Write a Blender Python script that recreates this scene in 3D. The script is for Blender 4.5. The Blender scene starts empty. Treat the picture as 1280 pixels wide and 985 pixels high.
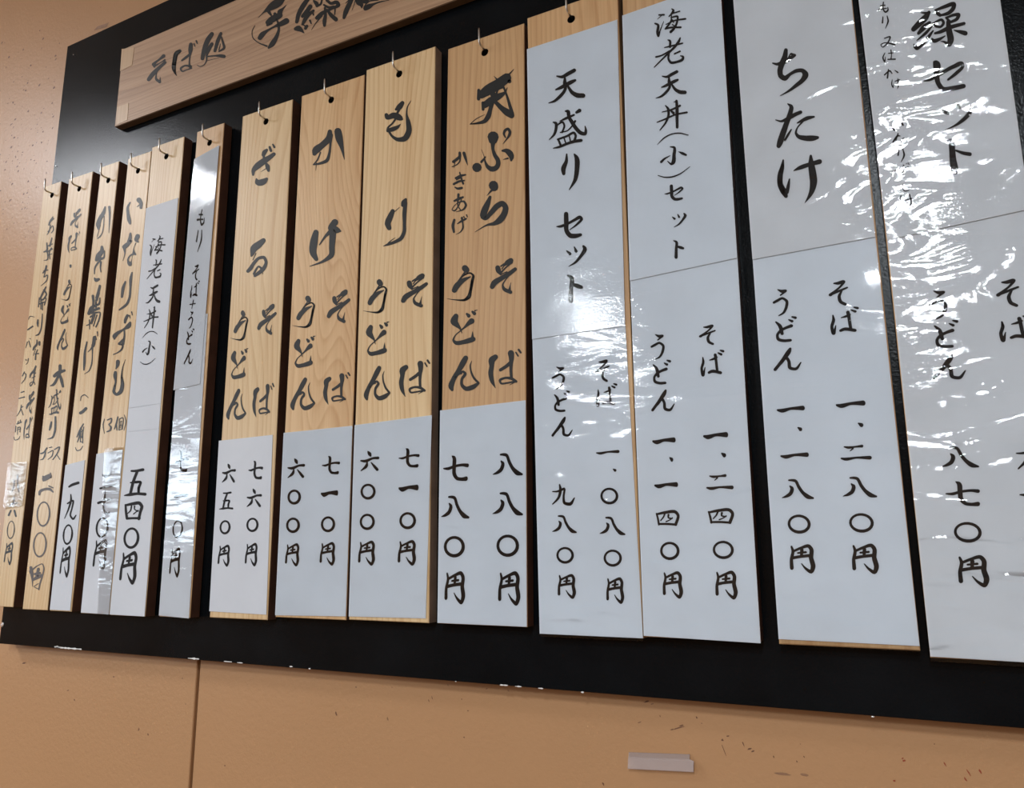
import bpy, bmesh, math, random
import numpy as np
from mathutils import Matrix, Vector
random.seed(7)
SC = bpy.context.scene
COL = SC.collection

# ---------------------------------------------------------------- camera
CAM_Z = 1.55
FPX = 969.73
RM = np.array([[0.8909815558363063, 0.09451452359785108, 0.4440933145056184],
               [0.45399142052339175, -0.1712167280936554, -0.8744007217014725],
               [-0.00660736336731318, 0.9806894701433143, -0.19545972961036695]])
cam_d = bpy.data.cameras.new('camera')
cam_d.sensor_width = 36.0
cam_d.sensor_fit = 'HORIZONTAL'
cam_d.lens = FPX / 1280.0 * 36.0
cam_d.clip_start = 0.02
cam = bpy.data.objects.new('camera', cam_d)
COL.objects.link(cam)
mw = Matrix([list(RM[0]) + [0], list(RM[1]) + [0], list(RM[2]) + [CAM_Z], [0, 0, 0, 1]])
cam.matrix_world = mw
SC.camera = cam

# ---------------------------------------------------------------- world and exposure
SC.view_settings.view_transform = 'Standard'
SC.view_settings.look = 'None'
SC.view_settings.gamma = 1.0
SC.view_settings.use_curve_mapping = False
SC.view_settings.exposure = 0.1
world = bpy.data.worlds.new('world')
SC.world = world
world.use_nodes = True
world.node_tree.nodes['Background'].inputs[0].default_value = (0.75, 0.85, 1.0, 1)
world.node_tree.nodes['Background'].inputs[1].default_value = 0.3

# ---------------------------------------------------------------- lights (ceiling lamps and the window; their fittings are built further down)
CEIL = CAM_Z + 1.75
#        x, y, size x, size y, watts, colour
LAMPS = [(-3.12, -0.50, 0.85, 0.42, 44.0, (0.92, 0.95, 1.0)),
         (0.17, -2.05, 0.16, 0.60, 66.0, (0.86, 0.94, 1.0)),
         (0.19, -3.75, 0.16, 1.00, 84.0, (0.86, 0.94, 1.0)),
         (-2.10, -4.10, 0.18, 1.20, 100.0, (0.86, 0.94, 1.0))]
WIN = (-4.2, -1.40, CAM_Z + 0.42, 1.50, 0.36, 34.0, (0.74, 0.88, 1.0))   # x, y, z, width, height, watts, colour


def area(name, loc, rot, sx, sy, power, col):
    l = bpy.data.lights.new(name, 'AREA')
    l.shape = 'RECTANGLE'
    l.size = sx
    l.size_y = sy
    l.energy = power
    l.color = col
    o = bpy.data.objects.new(name, l)
    o.location = loc
    o.rotation_euler = rot
    COL.objects.link(o)
    return o


for (lx, ly, sx, sy, pw, c) in LAMPS:
    area('ceiling_light', (lx, ly, CEIL - 0.075), (0, 0, 0), sx, sy, pw, c)
area('window_light', (WIN[0] + 0.03, WIN[1], WIN[2]), (0, math.radians(-90), 0), WIN[4], WIN[3], WIN[5], WIN[6])

# ---------------------------------------------------------------- geometry helpers
YF = 0.85            # front face of the hanging planks
YB = 0.870           # face of the black board
YW = 0.897           # face of the wall


def pix(x, y, Y=YF):
    """where the sight line through a photo pixel meets the upright plane y = Y"""
    d = RM @ np.array([(x - 640) / FPX, -(y - 492.5) / FPX, -1.0])
    k = Y / d[1]
    return np.array([d[0] * k, d[2] * k + CAM_Z])


def unpix(p, Y=YF):
    q = RM.T @ np.array([p[0], Y, p[1] - CAM_Z])
    return np.array([640 + FPX * q[0] / -q[2], 492.5 - FPX * q[1] / -q[2]])


def link(name, me, m, parent=None, smooth=False, loc=(0, 0, 0)):
    if m is not None:
        for mm in (m if isinstance(m, (list, tuple)) else [m]):
            me.materials.append(mm)
    o = bpy.data.objects.new(name, me)
    COL.objects.link(o)
    o.location = loc
    if parent:
        o.parent = parent
    if smooth:
        for p in me.polygons:
            p.use_smooth = True
    return o


def from_bm(name, bm, m, parent=None, smooth=False, loc=(0, 0, 0)):
    bmesh.ops.recalc_face_normals(bm, faces=bm.faces)
    me = bpy.data.meshes.new(name)
    bm.to_mesh(me)
    bm.free()
    return link(name, me, m, parent, smooth, loc)


def add_box(bm, x0, x1, y0, y1, z0, z1, bevel=0.0, seg=1):
    vs = [bm.verts.new((x, y, z)) for x in (x0, x1) for y in (y0, y1) for z in (z0, z1)]
    f = [(0, 1, 3, 2), (4, 6, 7, 5), (0, 4, 5, 1), (2, 3, 7, 6), (0, 2, 6, 4), (1, 5, 7, 3)]
    fs = [bm.faces.new([vs[i] for i in q]) for q in f]
    bmesh.ops.recalc_face_normals(bm, faces=fs)
    if bevel > 0:
        es = set()
        for q in fs:
            es.update(q.edges)
        bmesh.ops.bevel(bm, geom=list(es), offset=bevel, segments=seg, affect='EDGES', profile=0.6)


def box(name, x0, x1, y0, y1, z0, z1, m, parent=None, bevel=0.0, seg=1):
    bm = bmesh.new()
    add_box(bm, x0, x1, y0, y1, z0, z1, bevel, seg)
    return from_bm(name, bm, m, parent)


def tube(bm, pts, r, n=10):
    """a round wire through the points, closed at both ends"""
    rings = []
    pts = [Vector(p) for p in pts]
    up = Vector((1, 0, 0))
    for i, p in enumerate(pts):
        a = pts[max(i - 1, 0)]
        b = pts[min(i + 1, len(pts) - 1)]
        t = (b - a).normalized()
        u = (up - t * up.dot(t)).normalized()
        v = t.cross(u)
        rr = r[i] if isinstance(r, (list, tuple)) else r
        rings.append([bm.verts.new(p + (u * math.cos(2 * math.pi * k / n) + v * math.sin(2 * math.pi * k / n)) * rr) for k in range(n)])
    for i in range(len(rings) - 1):
        for k in range(n):
            bm.faces.new((rings[i][k], rings[i][(k + 1) % n], rings[i + 1][(k + 1) % n], rings[i + 1][k]))
    bm.faces.new(rings[0])
    bm.faces.new(rings[-1][::-1])


def tag(o, label=None, cat=None, group=None, kind=None):
    if label:
        o['label'] = label
    if cat:
        o['category'] = cat
    if group:
        o['group'] = group
    if kind:
        o['kind'] = kind
    return o


# ---------------------------------------------------------------- materials
def mat(name):
    m = bpy.data.materials.new(name)
    m.use_nodes = True
    nt = m.node_tree
    return m, nt, nt.nodes['Principled BSDF'], nt.nodes['Material Output']


def N(nt, t, **kw):
    n = nt.nodes.new(t)
    for k, v in kw.items():
        if k in n.inputs.keys():
            n.inputs[k].default_value = v
        else:
            setattr(n, k, v)
    return n


def simple(name, col, rough=0.5, metal=0.0, spec=0.5, noise=0.0, nscale=60, bump=0.0, bscale=300):
    m, nt, b, out = mat(name)
    b.inputs['Base Color'].default_value = (*col, 1)
    b.inputs['Roughness'].default_value = rough
    b.inputs['Metallic'].default_value = metal
    b.inputs['Specular IOR Level'].default_value = spec
    geo = N(nt, 'ShaderNodeNewGeometry')
    if noise > 0:
        n = N(nt, 'ShaderNodeTexNoise', Scale=nscale, Detail=4.0)
        nt.links.new(geo.outputs['Position'], n.inputs['Vector'])
        r = N(nt, 'ShaderNodeMapRange')
        r.inputs['From Min'].default_value = 0.3
        r.inputs['From Max'].default_value = 0.7
        r.inputs['To Min'].default_value = 1 - noise
        r.inputs['To Max'].default_value = 1 + noise
        nt.links.new(n.outputs['Fac'], r.inputs['Value'])
        mx = N(nt, 'ShaderNodeMix', data_type='RGBA', blend_type='MULTIPLY')
        mx.inputs[0].default_value = 1
        mx.inputs[6].default_value = (*col, 1)
        nt.links.new(r.outputs[0], mx.inputs[7])
        nt.links.new(mx.outputs[2], b.inputs['Base Color'])
    if bump > 0:
        n = N(nt, 'ShaderNodeTexNoise', Scale=bscale, Detail=3.0)
        nt.links.new(geo.outputs['Position'], n.inputs['Vector'])
        bp = N(nt, 'ShaderNodeBump', Strength=bump, Distance=0.001)
        nt.links.new(n.outputs['Fac'], bp.inputs['Height'])
        nt.links.new(bp.outputs[0], b.inputs['Normal'])
    return m


def srgb(r, g, b):
    return tuple(((c / 255) / 12.92 if c / 255 <= 0.04045 else (((c / 255) + 0.055) / 1.055) ** 2.4) for c in (r, g, b))


def wood(name, light, dark, horiz=False, seed=0.0, rough=0.38, ring=1.0):
    """straight-grained softwood: fine fibres, growth-ring bands that bend into cathedrals, a few knots of tint"""
    m, nt, b, out = mat(name)
    L = nt.links.new
    tc = N(nt, 'ShaderNodeTexCoord')
    oi = N(nt, 'ShaderNodeObjectInfo')
    off = N(nt, 'ShaderNodeVectorMath', operation='SCALE')
    cx = N(nt, 'ShaderNodeCombineXYZ')
    L(oi.outputs['Random'], cx.inputs[0])
    L(oi.outputs['Random'], cx.inputs[2])
    L(cx.outputs[0], off.inputs[0])
    off.inputs['Scale'].default_value = 23.0 + seed
    add = N(nt, 'ShaderNodeVectorMath', operation='ADD')
    L(tc.outputs['Object'], add.inputs[0])
    L(off.outputs[0], add.inputs[1])
    mp = N(nt, 'ShaderNodeMapping')
    if horiz:
        mp.inputs['Rotation'].default_value = (0, math.radians(90), 0)
    L(add.outputs[0], mp.inputs['Vector'])
    # slow bend of the rings
    st = N(nt, 'ShaderNodeMapping')
    st.inputs['Scale'].default_value = (7.0, 7.0, 1.1)
    L(mp.outputs[0], st.inputs['Vector'])
    slow = N(nt, 'ShaderNodeTexNoise', Scale=1.0, Detail=1.5, Roughness=0.4)
    L(st.outputs[0], slow.inputs['Vector'])
    sep = N(nt, 'ShaderNodeSeparateXYZ')
    L(mp.outputs[0], sep.inputs[0])
    m1 = N(nt, 'ShaderNodeMath', operation='MULTIPLY')
    L(slow.outputs['Fac'], m1.inputs[0])
    m1.inputs[1].default_value = 5.0 * ring
    m2 = N(nt, 'ShaderNodeMath', operation='MULTIPLY_ADD')
    L(sep.outputs[0], m2.inputs[0])
    m2.inputs[1].default_value = 30.0
    L(m1.outputs[0], m2.inputs[2])
    m3 = N(nt, 'ShaderNodeMath', operation='MULTIPLY')
    L(m2.outputs[0], m3.inputs[0])
    m3.inputs[1].default_value = 3.2
    fr = N(nt, 'ShaderNodeMath', operation='FRACT')
    L(m3.outputs[0], fr.inputs[0])
    rr = N(nt, 'ShaderNodeValToRGB')
    e = rr.color_ramp.elements
    e[0].position = 0.0
    e[0].color = (0.0, 0.0, 0.0, 1)
    e[1].position = 1.0
    e[1].color = (0.0, 0.0, 0.0, 1)
    k = e.new(0.55)
    k.color = (0.22, 0.22, 0.22, 1)
    k = e.new(0.86)
    k.color = (0.75, 0.75, 0.75, 1)
    L(fr.outputs[0], rr.inputs[0])
    # fibres
    sf = N(nt, 'ShaderNodeMapping')
    sf.inputs['Scale'].default_value = (520, 520, 7)
    L(mp.outputs[0], sf.inputs['Vector'])
    fib = N(nt, 'ShaderNodeTexNoise', Scale=1.0, Detail=3.0, Roughness=0.6)
    L(sf.outputs[0], fib.inputs['Vector'])
    sb = N(nt, 'ShaderNodeMapping')
    sb.inputs['Scale'].default_value = (32, 32, 0.8)
    L(mp.outputs[0], sb.inputs['Vector'])
    broad = N(nt, 'ShaderNodeTexNoise', Scale=1.0, Detail=2.0)
    L(sb.outputs[0], broad.inputs['Vector'])
    # mix value
    a1 = N(nt, 'ShaderNodeMath', operation='MULTIPLY')
    L(rr.outputs[0], a1.inputs[0])
    a1.inputs[1].default_value = 0.42
    a2 = N(nt, 'ShaderNodeMath', operation='MULTIPLY_ADD')
    L(fib.outputs['Fac'], a2.inputs[0])
    a2.inputs[1].default_value = 0.75
    L(a1.outputs[0], a2.inputs[2])
    a3 = N(nt, 'ShaderNodeMath', operation='MULTIPLY_ADD')
    L(broad.outputs['Fac'], a3.inputs[0])
    a3.inputs[1].default_value = 0.9
    L(a2.outputs[0], a3.inputs[2])
    mr = N(nt, 'ShaderNodeMapRange')
    mr.inputs['From Min'].default_value = 0.45
    mr.inputs['From Max'].default_value = 1.45
    L(a3.outputs[0], mr.inputs['Value'])
    mx = N(nt, 'ShaderNodeMix', data_type='RGBA')
    L(mr.outputs[0], mx.inputs[0])
    mx.inputs[6].default_value = (*light, 1)
    mx.inputs[7].default_value = (*dark, 1)
    # plank to plank tint
    tint = N(nt, 'ShaderNodeMapRange')
    tint.inputs['To Min'].default_value = 0.93
    tint.inputs['To Max'].default_value = 1.05
    L(oi.outputs['Random'], tint.inputs['Value'])
    mt = N(nt, 'ShaderNodeMix', data_type='RGBA', blend_type='MULTIPLY')
    mt.inputs[0].default_value = 1
    L(mx.outputs[2], mt.inputs[6])
    L(tint.outputs[0], mt.inputs[7])
    L(mt.outputs[2], b.inputs['Base Color'])
    b.inputs['Roughness'].default_value = rough
    b.inputs['Specular IOR Level'].default_value = 0.4
    bp = N(nt, 'ShaderNodeBump', Strength=0.25, Distance=0.0006)
    L(a2.outputs[0], bp.inputs['Height'])
    L(bp.outputs[0], b.inputs['Normal'])
    return m


def film(name, wave=0.5, wscale=9.0, fine=0.3, fscale=420.0, rough=0.07, tint=(1, 1, 1), haze=0.0, seed=0.0, boost=1.0):
    """clear plastic over a sheet: see-through, with a glossy, slightly wrinkled skin"""
    m, nt, b, out = mat(name)
    L = nt.links.new
    nt.nodes.remove(b)
    geo = N(nt, 'ShaderNodeNewGeometry')
    ad = N(nt, 'ShaderNodeVectorMath', operation='ADD')
    ad.inputs[1].default_value = (seed, 0, seed * 0.7)
    L(geo.outputs['Position'], ad.inputs[0])
    mp = N(nt, 'ShaderNodeMapping')
    mp.inputs['Rotation'].default_value = (0, math.radians(-14), 0)
    mp.inputs['Scale'].default_value = (0.55, 1, 1.6)
    L(ad.outputs[0], mp.inputs['Vector'])
    n1 = N(nt, 'ShaderNodeTexNoise', Scale=wscale, Detail=2.0, Roughness=0.45, Distortion=0.6)
    L(mp.outputs[0], n1.inputs['Vector'])
    n2 = N(nt, 'ShaderNodeTexNoise', Scale=fscale, Detail=2.0, Roughness=0.6)
    L(mp.outputs[0], n2.inputs['Vector'])
    b1 = N(nt, 'ShaderNodeBump', Strength=wave, Distance=0.01)
    L(n1.outputs['Fac'], b1.inputs['Height'])
    b2 = N(nt, 'ShaderNodeBump', Strength=fine, Distance=0.001)
    L(n2.outputs['Fac'], b2.inputs['Height'])
    L(b1.outputs[0], b2.inputs['Normal'])
    gl = N(nt, 'ShaderNodeBsdfGlossy')
    gl.inputs['Roughness'].default_value = rough
    L(b2.outputs[0], gl.inputs['Normal'])
    tr = N(nt, 'ShaderNodeBsdfTransparent')
    tr.inputs[0].default_value = (*tint, 1)
    fn = N(nt, 'ShaderNodeFresnel')
    fn.inputs['IOR'].default_value = 1.5
    L(b2.outputs[0], fn.inputs['Normal'])
    mb = N(nt, 'ShaderNodeMath', operation='MULTIPLY')
    mb.use_clamp = True
    mb.inputs[1].default_value = boost
    L(fn.outputs[0], mb.inputs[0])
    mx = N(nt, 'ShaderNodeMixShader')
    L(mb.outputs[0], mx.inputs[0])
    if haze > 0:
        df = N(nt, 'ShaderNodeBsdfDiffuse')
        df.inputs[0].default_value = (0.8, 0.76, 0.74, 1)
        mh = N(nt, 'ShaderNodeMixShader')
        mh.inputs[0].default_value = haze
        L(tr.outputs[0], mh.inputs[1])
        L(df.outputs[0], mh.inputs[2])
        L(mh.outputs[0], mx.inputs[1])
    else:
        L(tr.outputs[0], mx.inputs[1])
    L(gl.outputs[0], mx.inputs[2])
    L(mx.outputs[0], out.inputs[0])
    return m


def wall_mat():
    m, nt, b, out = mat('wall_paint')
    L = nt.links.new
    geo = N(nt, 'ShaderNodeNewGeometry')
    n = N(nt, 'ShaderNodeTexNoise', Scale=3.0, Detail=3.0)
    L(geo.outputs['Position'], n.inputs['Vector'])
    mx = N(nt, 'ShaderNodeMix', data_type='RGBA')
    mx.inputs[6].default_value = (*srgb(188, 145, 105), 1)
    mx.inputs[7].default_value = (*srgb(180, 138, 98), 1)
    L(n.outputs['Fac'], mx.inputs[0])
    # sparse brown flecks of grease
    v = N(nt, 'ShaderNodeTexNoise', Scale=46.0, Detail=2.0, Roughness=0.7)
    L(geo.outputs['Position'], v.inputs['Vector'])
    r = N(nt, 'ShaderNodeMapRange')
    r.inputs['From Min'].default_value = 0.755
    r.inputs['From Max'].default_value = 0.80
    L(v.outputs['Fac'], r.inputs['Value'])
    m2 = N(nt, 'ShaderNodeMix', data_type='RGBA')
    L(r.outputs[0], m2.inputs[0])
    L(mx.outputs[2], m2.inputs[6])
    m2.inputs[7].default_value = (*srgb(110, 78, 58), 1)
    L(m2.outputs[2], b.inputs['Base Color'])
    b.inputs['Roughness'].default_value = 0.36
    b.inputs['Specular IOR Level'].default_value = 0.5
    fnz = N(nt, 'ShaderNodeTexNoise', Scale=170.0, Detail=3.0)
    L(geo.outputs['Position'], fnz.inputs['Vector'])
    bp = N(nt, 'ShaderNodeBump', Strength=0.35, Distance=0.001)
    L(fnz.outputs['Fac'], bp.inputs['Height'])
    L(bp.outputs[0], b.inputs['Normal'])
    return m


M = {}
M['wall'] = wall_mat()
M['board'] = simple('black_board', (0.0042, 0.0055, 0.0068), 0.19, spec=0.10, noise=0.35, nscale=9, bump=0.2, bscale=420)
M['groove'] = simple('groove_brown', srgb(70, 40, 18), 0.7)
M['ply'] = simple('board_edge', srgb(60, 45, 34), 0.7, noise=0.3)
M['plank'] = wood('cedar', srgb(234, 210, 166), srgb(192, 151, 102))
M['plank_warm'] = wood('cedar_warm', srgb(226, 194, 148), srgb(182, 136, 88), ring=3.6, seed=4)
M['plank_aged'] = wood('cedar_aged', srgb(220, 184, 138), srgb(178, 134, 88), seed=9)
M['sign'] = wood('sign_cedar', srgb(196, 163, 131), srgb(146, 112, 84), horiz=True, seed=2, rough=0.45)
M['end'] = wood('end_block_wood', srgb(214, 186, 150), srgb(190, 158, 122), seed=5, ring=0.4)
M['stain'] = simple('dark_stain', srgb(86, 59, 46), 0.42, noise=0.25, nscale=25)
M['stain_grey'] = simple('worn_stain', srgb(160, 138, 120), 0.5, noise=0.25, nscale=25)
M['raw_edge'] = wood('raw_edge', srgb(196, 160, 122), srgb(150, 112, 78), seed=7)
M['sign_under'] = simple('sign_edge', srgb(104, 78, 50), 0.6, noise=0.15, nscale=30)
M['ink_wood'] = simple('brush_ink', (0.017, 0.018, 0.018), 0.42, spec=0.30)
M['ink_grey'] = simple('faded_ink', (0.085, 0.070, 0.066), 0.5)
M['ink_paper'] = simple('printed_ink', (0.007, 0.0055, 0.006), 0.6, spec=0.2)
M['paper'] = simple('menu_paper', (0.70, 0.752, 0.81), 0.6, spec=0.25, noise=0.03, nscale=14)
M['paper_plain'] = simple('menu_paper_plain', (0.63, 0.665, 0.715), 0.55, spec=0.3, noise=0.03, nscale=14)
M['paper_bright'] = simple('menu_paper_bright', (0.76, 0.80, 0.85), 0.6, spec=0.25, noise=0.03, nscale=14)
M['paper_warm'] = simple('menu_paper_warm', (0.685, 0.712, 0.745), 0.6, spec=0.25, noise=0.04, nscale=14)
M['film_strong'] = film('laminate_wrinkled', wave=0.46, wscale=24.0, fine=0.10, fscale=300, rough=0.035, boost=1.0)
M['film_mid'] = film('laminate_rippled', wave=0.26, wscale=20.0, fine=0.10, fscale=330, rough=0.04, seed=3.1)
M['film_flat'] = film('laminate_flat', wave=0.10, wscale=9.0, fine=0.10, fscale=350, rough=0.07, seed=6.3)
M['film_mirror'] = film('laminate_taut', wave=0.035, wscale=12.0, fine=0.04, fscale=350, rough=0.02, seed=1.3, boost=1.2)
M['tape'] = film('clear_tape', wave=0.4, wscale=26.0, fine=0.15, fscale=600, rough=0.06, haze=0.08, boost=1.0, seed=8.8)
M['tape_dull'] = film('old_clear_tape', wave=0.3, wscale=30.0, fine=0.15, fscale=600, rough=0.12, haze=0.12, boost=0.8, seed=5.5)
M['steel'] = simple('hook_steel', (0.62, 0.60, 0.56), 0.28, metal=1.0)
M['hole'] = simple('hole_shadow', (0.004, 0.003, 0.003), 0.9)
M['screw'] = simple('screw_steel', (0.7, 0.7, 0.7), 0.3, metal=1.0)
M['residue'] = simple('tape_residue', srgb(150, 112, 84), 0.5, noise=0.2, nscale=120)
M['speck'] = simple('grease_speck', srgb(112, 76, 56), 0.5)
M['red_mark'] = simple('red_mark', srgb(150, 66, 40), 0.5)
M['ceil'] = simple('ceiling_board', srgb(214, 208, 198), 0.8, noise=0.05, nscale=12)
M['floor'] = simple('floor_vinyl', srgb(92, 74, 60), 0.5, noise=0.2, nscale=6)
M['frame'] = simple('white_metal', srgb(225, 225, 222), 0.4)


def acrylic():
    m, nt, b, out = mat('frosted_plastic')
    b.inputs['Base Color'].default_value = (*srgb(205, 190, 186), 1)
    b.inputs['Roughness'].default_value = 0.22
    tr = N(nt, 'ShaderNodeBsdfTransparent')
    mx = N(nt, 'ShaderNodeMixShader')
    mx.inputs[0].default_value = 0.42
    n = N(nt, 'ShaderNodeTexNoise', Scale=500.0, Detail=2.0)
    bp = N(nt, 'ShaderNodeBump', Strength=0.4, Distance=0.001)
    nt.links.new(n.outputs['Fac'], bp.inputs['Height'])
    nt.links.new(bp.outputs[0], b.inputs['Normal'])
    nt.links.new(tr.outputs[0], mx.inputs[1])
    nt.links.new(b.outputs[0], mx.inputs[2])
    nt.links.new(mx.outputs[0], out.inputs[0])
    return m


M['acrylic'] = acrylic()

# ---------------------------------------------------------------- the room
X0, X1, Y0 = -4.2, 3.0, -6.6
seam_top = pix(250, 825, YW)
seam_bot = pix(236, 985, YW)
seam = (seam_top[0] + seam_bot[0]) / 2
wall_b = box('wall_back', X0, X1, YW + 0.012, YW + 0.10, 0, CEIL, M['groove'])
tag(wall_b, kind='structure')
for (a, b_) in ((X0, seam - 0.0032), (seam + 0.0032, X1)):
    box('wall_panel', a, b_, YW, YW + 0.014, 0.0, CEIL, M['wall'], wall_b, bevel=0.0012)
tag(box('floor', X0, X1, Y0, YW + 0.1, -0.08, 0, M['floor']), kind='structure')
tag(box('ceiling', X0, X1, Y0, YW + 0.1, CEIL, CEIL + 0.08, M['ceil']), kind='structure')
tag(box('wall_right', X1, X1 + 0.1, Y0, YW + 0.1, 0, CEIL, M['wall']), kind='structure')
tag(box('wall_front', X0, X1, Y0 - 0.1, Y0, 0, CEIL, M['wall']), kind='structure')
wx, wy, wz, ww, wh = WIN[:5]
bm = bmesh.new()
add_box(bm, X0 - 0.1, X0, Y0, wy - ww / 2, 0, CEIL)
add_box(bm, X0 - 0.1, X0, wy + ww / 2, YW + 0.1, 0, CEIL)
add_box(bm, X0 - 0.1, X0, wy - ww / 2, wy + ww / 2, 0, wz - wh / 2)
add_box(bm, X0 - 0.1, X0, wy - ww / 2, wy + ww / 2, wz + wh / 2, CEIL)
tag(from_bm('wall_left', bm, M['wall']), kind='structure')
bm = bmesh.new()
for (a, b_, c, d) in ((-ww / 2, ww / 2, -wh / 2, -wh / 2 + 0.03), (-ww / 2, ww / 2, wh / 2 - 0.03, wh / 2),
                      (-ww / 2, -ww / 2 + 0.03, -wh / 2, wh / 2), (ww / 2 - 0.03, ww / 2, -wh / 2, wh / 2)):
    add_box(bm, -0.08, -0.02, a, b_, c, d)
wf = from_bm('window_1', bm, M['frame'], loc=(X0, wy, wz))
tag(wf, kind='structure')
box('window_pane', -0.055, -0.05, -ww / 2 + 0.03, ww / 2 - 0.03, -wh / 2 + 0.03, wh / 2 - 0.03, M['film_mirror'], wf)

# lamp fittings on the ceiling, outside the frame
for i, (lx, ly, sx, sy, pw, c) in enumerate(LAMPS):
    bm = bmesh.new()
    add_box(bm, -sx / 2 - 0.03, sx / 2 + 0.03, -sy / 2 - 0.03, sy / 2 + 0.03, -0.03, 0, 0.006)
    for s in (-1, 1):
        add_box(bm, s * (sx / 2 + 0.015) - 0.012, s * (sx / 2 + 0.015) + 0.012, -sy / 2 - 0.03, sy / 2 + 0.03, -0.09, -0.029, 0.003)
        add_box(bm, -sx / 2 - 0.003, sx / 2 + 0.003, s * (sy / 2 + 0.015) - 0.012, s * (sy / 2 + 0.015) + 0.012, -0.09, -0.029, 0.003)
    o = from_bm('ceiling_lamp', bm, M['frame'], loc=(lx, ly, CEIL))
    lab = ['short white ceiling lamp fitting by the sign wall, above the far left planks',
           'long white ceiling lamp fitting nearest the right-hand planks',
           'long white ceiling lamp fitting at the back right of the room',
           'long white ceiling lamp fitting at the back left of the room'][i]
    tag(o, lab, 'lamp', 'ceiling lamps outside the picture')

# ---------------------------------------------------------------- black board
bl = (pix(84, 58, YB)[0] + pix(0, 803.5, YB)[0]) / 2
bt = pix(84, 58, YB)[1]
bb = pix(320, 830.5, YB)[1]
bb2 = pix(1280, 911.5, YB)[1]
BR = 0.62
bm = bmesh.new()
zb_r = bb + (bb2 - bb) * 1.0
vs = [(bl - 0.004, bt), (bl + 0.002, bb), (BR, zb_r), (BR, bt)]
f_ = [bm.verts.new((x, YB, z)) for x, z in vs]
k_ = [bm.verts.new((x, YW - 0.0005, z)) for x, z in vs]
bm.faces.new(f_)
bm.faces.new(k_[::-1])
for i in range(4):
    bm.faces.new((f_[i], k_[i], k_[(i + 1) % 4], f_[(i + 1) % 4]))
bmesh.ops.bevel(bm, geom=list(bm.edges), offset=0.0008, segments=1, affect='EDGES')
board = from_bm('menu_board', bm, M['board'])
tag(board, 'big matt black board fixed to the tan wall behind all the hanging menu planks', 'board')


def screw(x, y, r, Y=YB, par=board):
    p = pix(x, y, Y)
    bm = bmesh.new()
    tube(bm, [(p[0], Y + 0.001, p[1]), (p[0], Y - 0.0008, p[1]), (p[0], Y - 0.0016, p[1])], [r, r, r * 0.6], 14)
    add_box(bm, p[0] - r * 0.6, p[0] + r * 0.6, Y - 0.0019, Y - 0.0012, p[1] - r * 0.1, p[1] + r * 0.1)
    return from_bm('screw', bm, M['screw'], par)


screw(92.5, 68.5, 0.0014)
screw(70.5, 208, 0.0014)
s_ = screw(3.2, 781, 0.0042)
# white chips along the lower edge of the board
bm = bmesh.new()
for (x, y, l, h) in [(85, 810.2, 34, 1.6), (72, 808.6, 8, 1.2), (242, 823.2, 14, 1.6), (285, 827.0, 10, 1.3), (300, 828.4, 7, 1), (364, 833.2, 4, 1.2),
                     (387, 835.8, 2.5, 1.2), (630, 856.4, 10, 1.6), (648, 858, 8, 1.4), (676, 860.4, 6, 1.6), (728, 865.2, 3.5, 1.8), (570, 851.8, 2, 1), (1091, 895.8, 4, 1.4)]:
    p = pix(x, y, YB)
    sc = np.linalg.norm(pix(x + 1, y, YB) - p)
    n = max(3, int(l / 2))
    top = []
    bot = []
    for i in range(n + 1):
        t = i / n - 0.5
        hh = h * sc * (0.25 + 0.5 * random.random()) * (1 - abs(t) * 1.2)
        top.append(bm.verts.new((p[0] + t * l * sc, YB - 0.0003, p[1] + hh)))
        bot.append(bm.verts.new((p[0] + t * l * sc, YB - 0.0003, p[1] - hh)))
    for i in range(n):
        bm.faces.new((top[i], top[i + 1], bot[i + 1], bot[i]))
chips = from_bm('paint_chips', bm, simple('chip_white', (0.8, 0.8, 0.78), 0.5), board)
tag(chips, 'white chips along the worn lower edge', kind='stuff')

# ---------------------------------------------------------------- marks on the wall
bm = bmesh.new()


def blob(bm, x, y, w, h, Y=YW - 0.0002, n=9, rot=0.0, jag=0.35):
    c = pix(x, y, Y)
    sc = np.linalg.norm(pix(x + 1, y, Y) - c)
    sz = np.linalg.norm(pix(x, y + 1, Y) - c)
    vs = []
    for k in range(n):
        a = 2 * math.pi * k / n
        rr = 1 + random.uniform(-jag, jag)
        u, v = math.cos(a) * w / 2 * rr, math.sin(a) * h / 2 * rr
        u, v = u * math.cos(rot) - v * math.sin(rot), u * math.sin(rot) + v * math.cos(rot)
        vs.append(bm.verts.new((c[0] + u * sc, Y, c[1] + v * sz)))
    bm.faces.new(vs)


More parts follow.
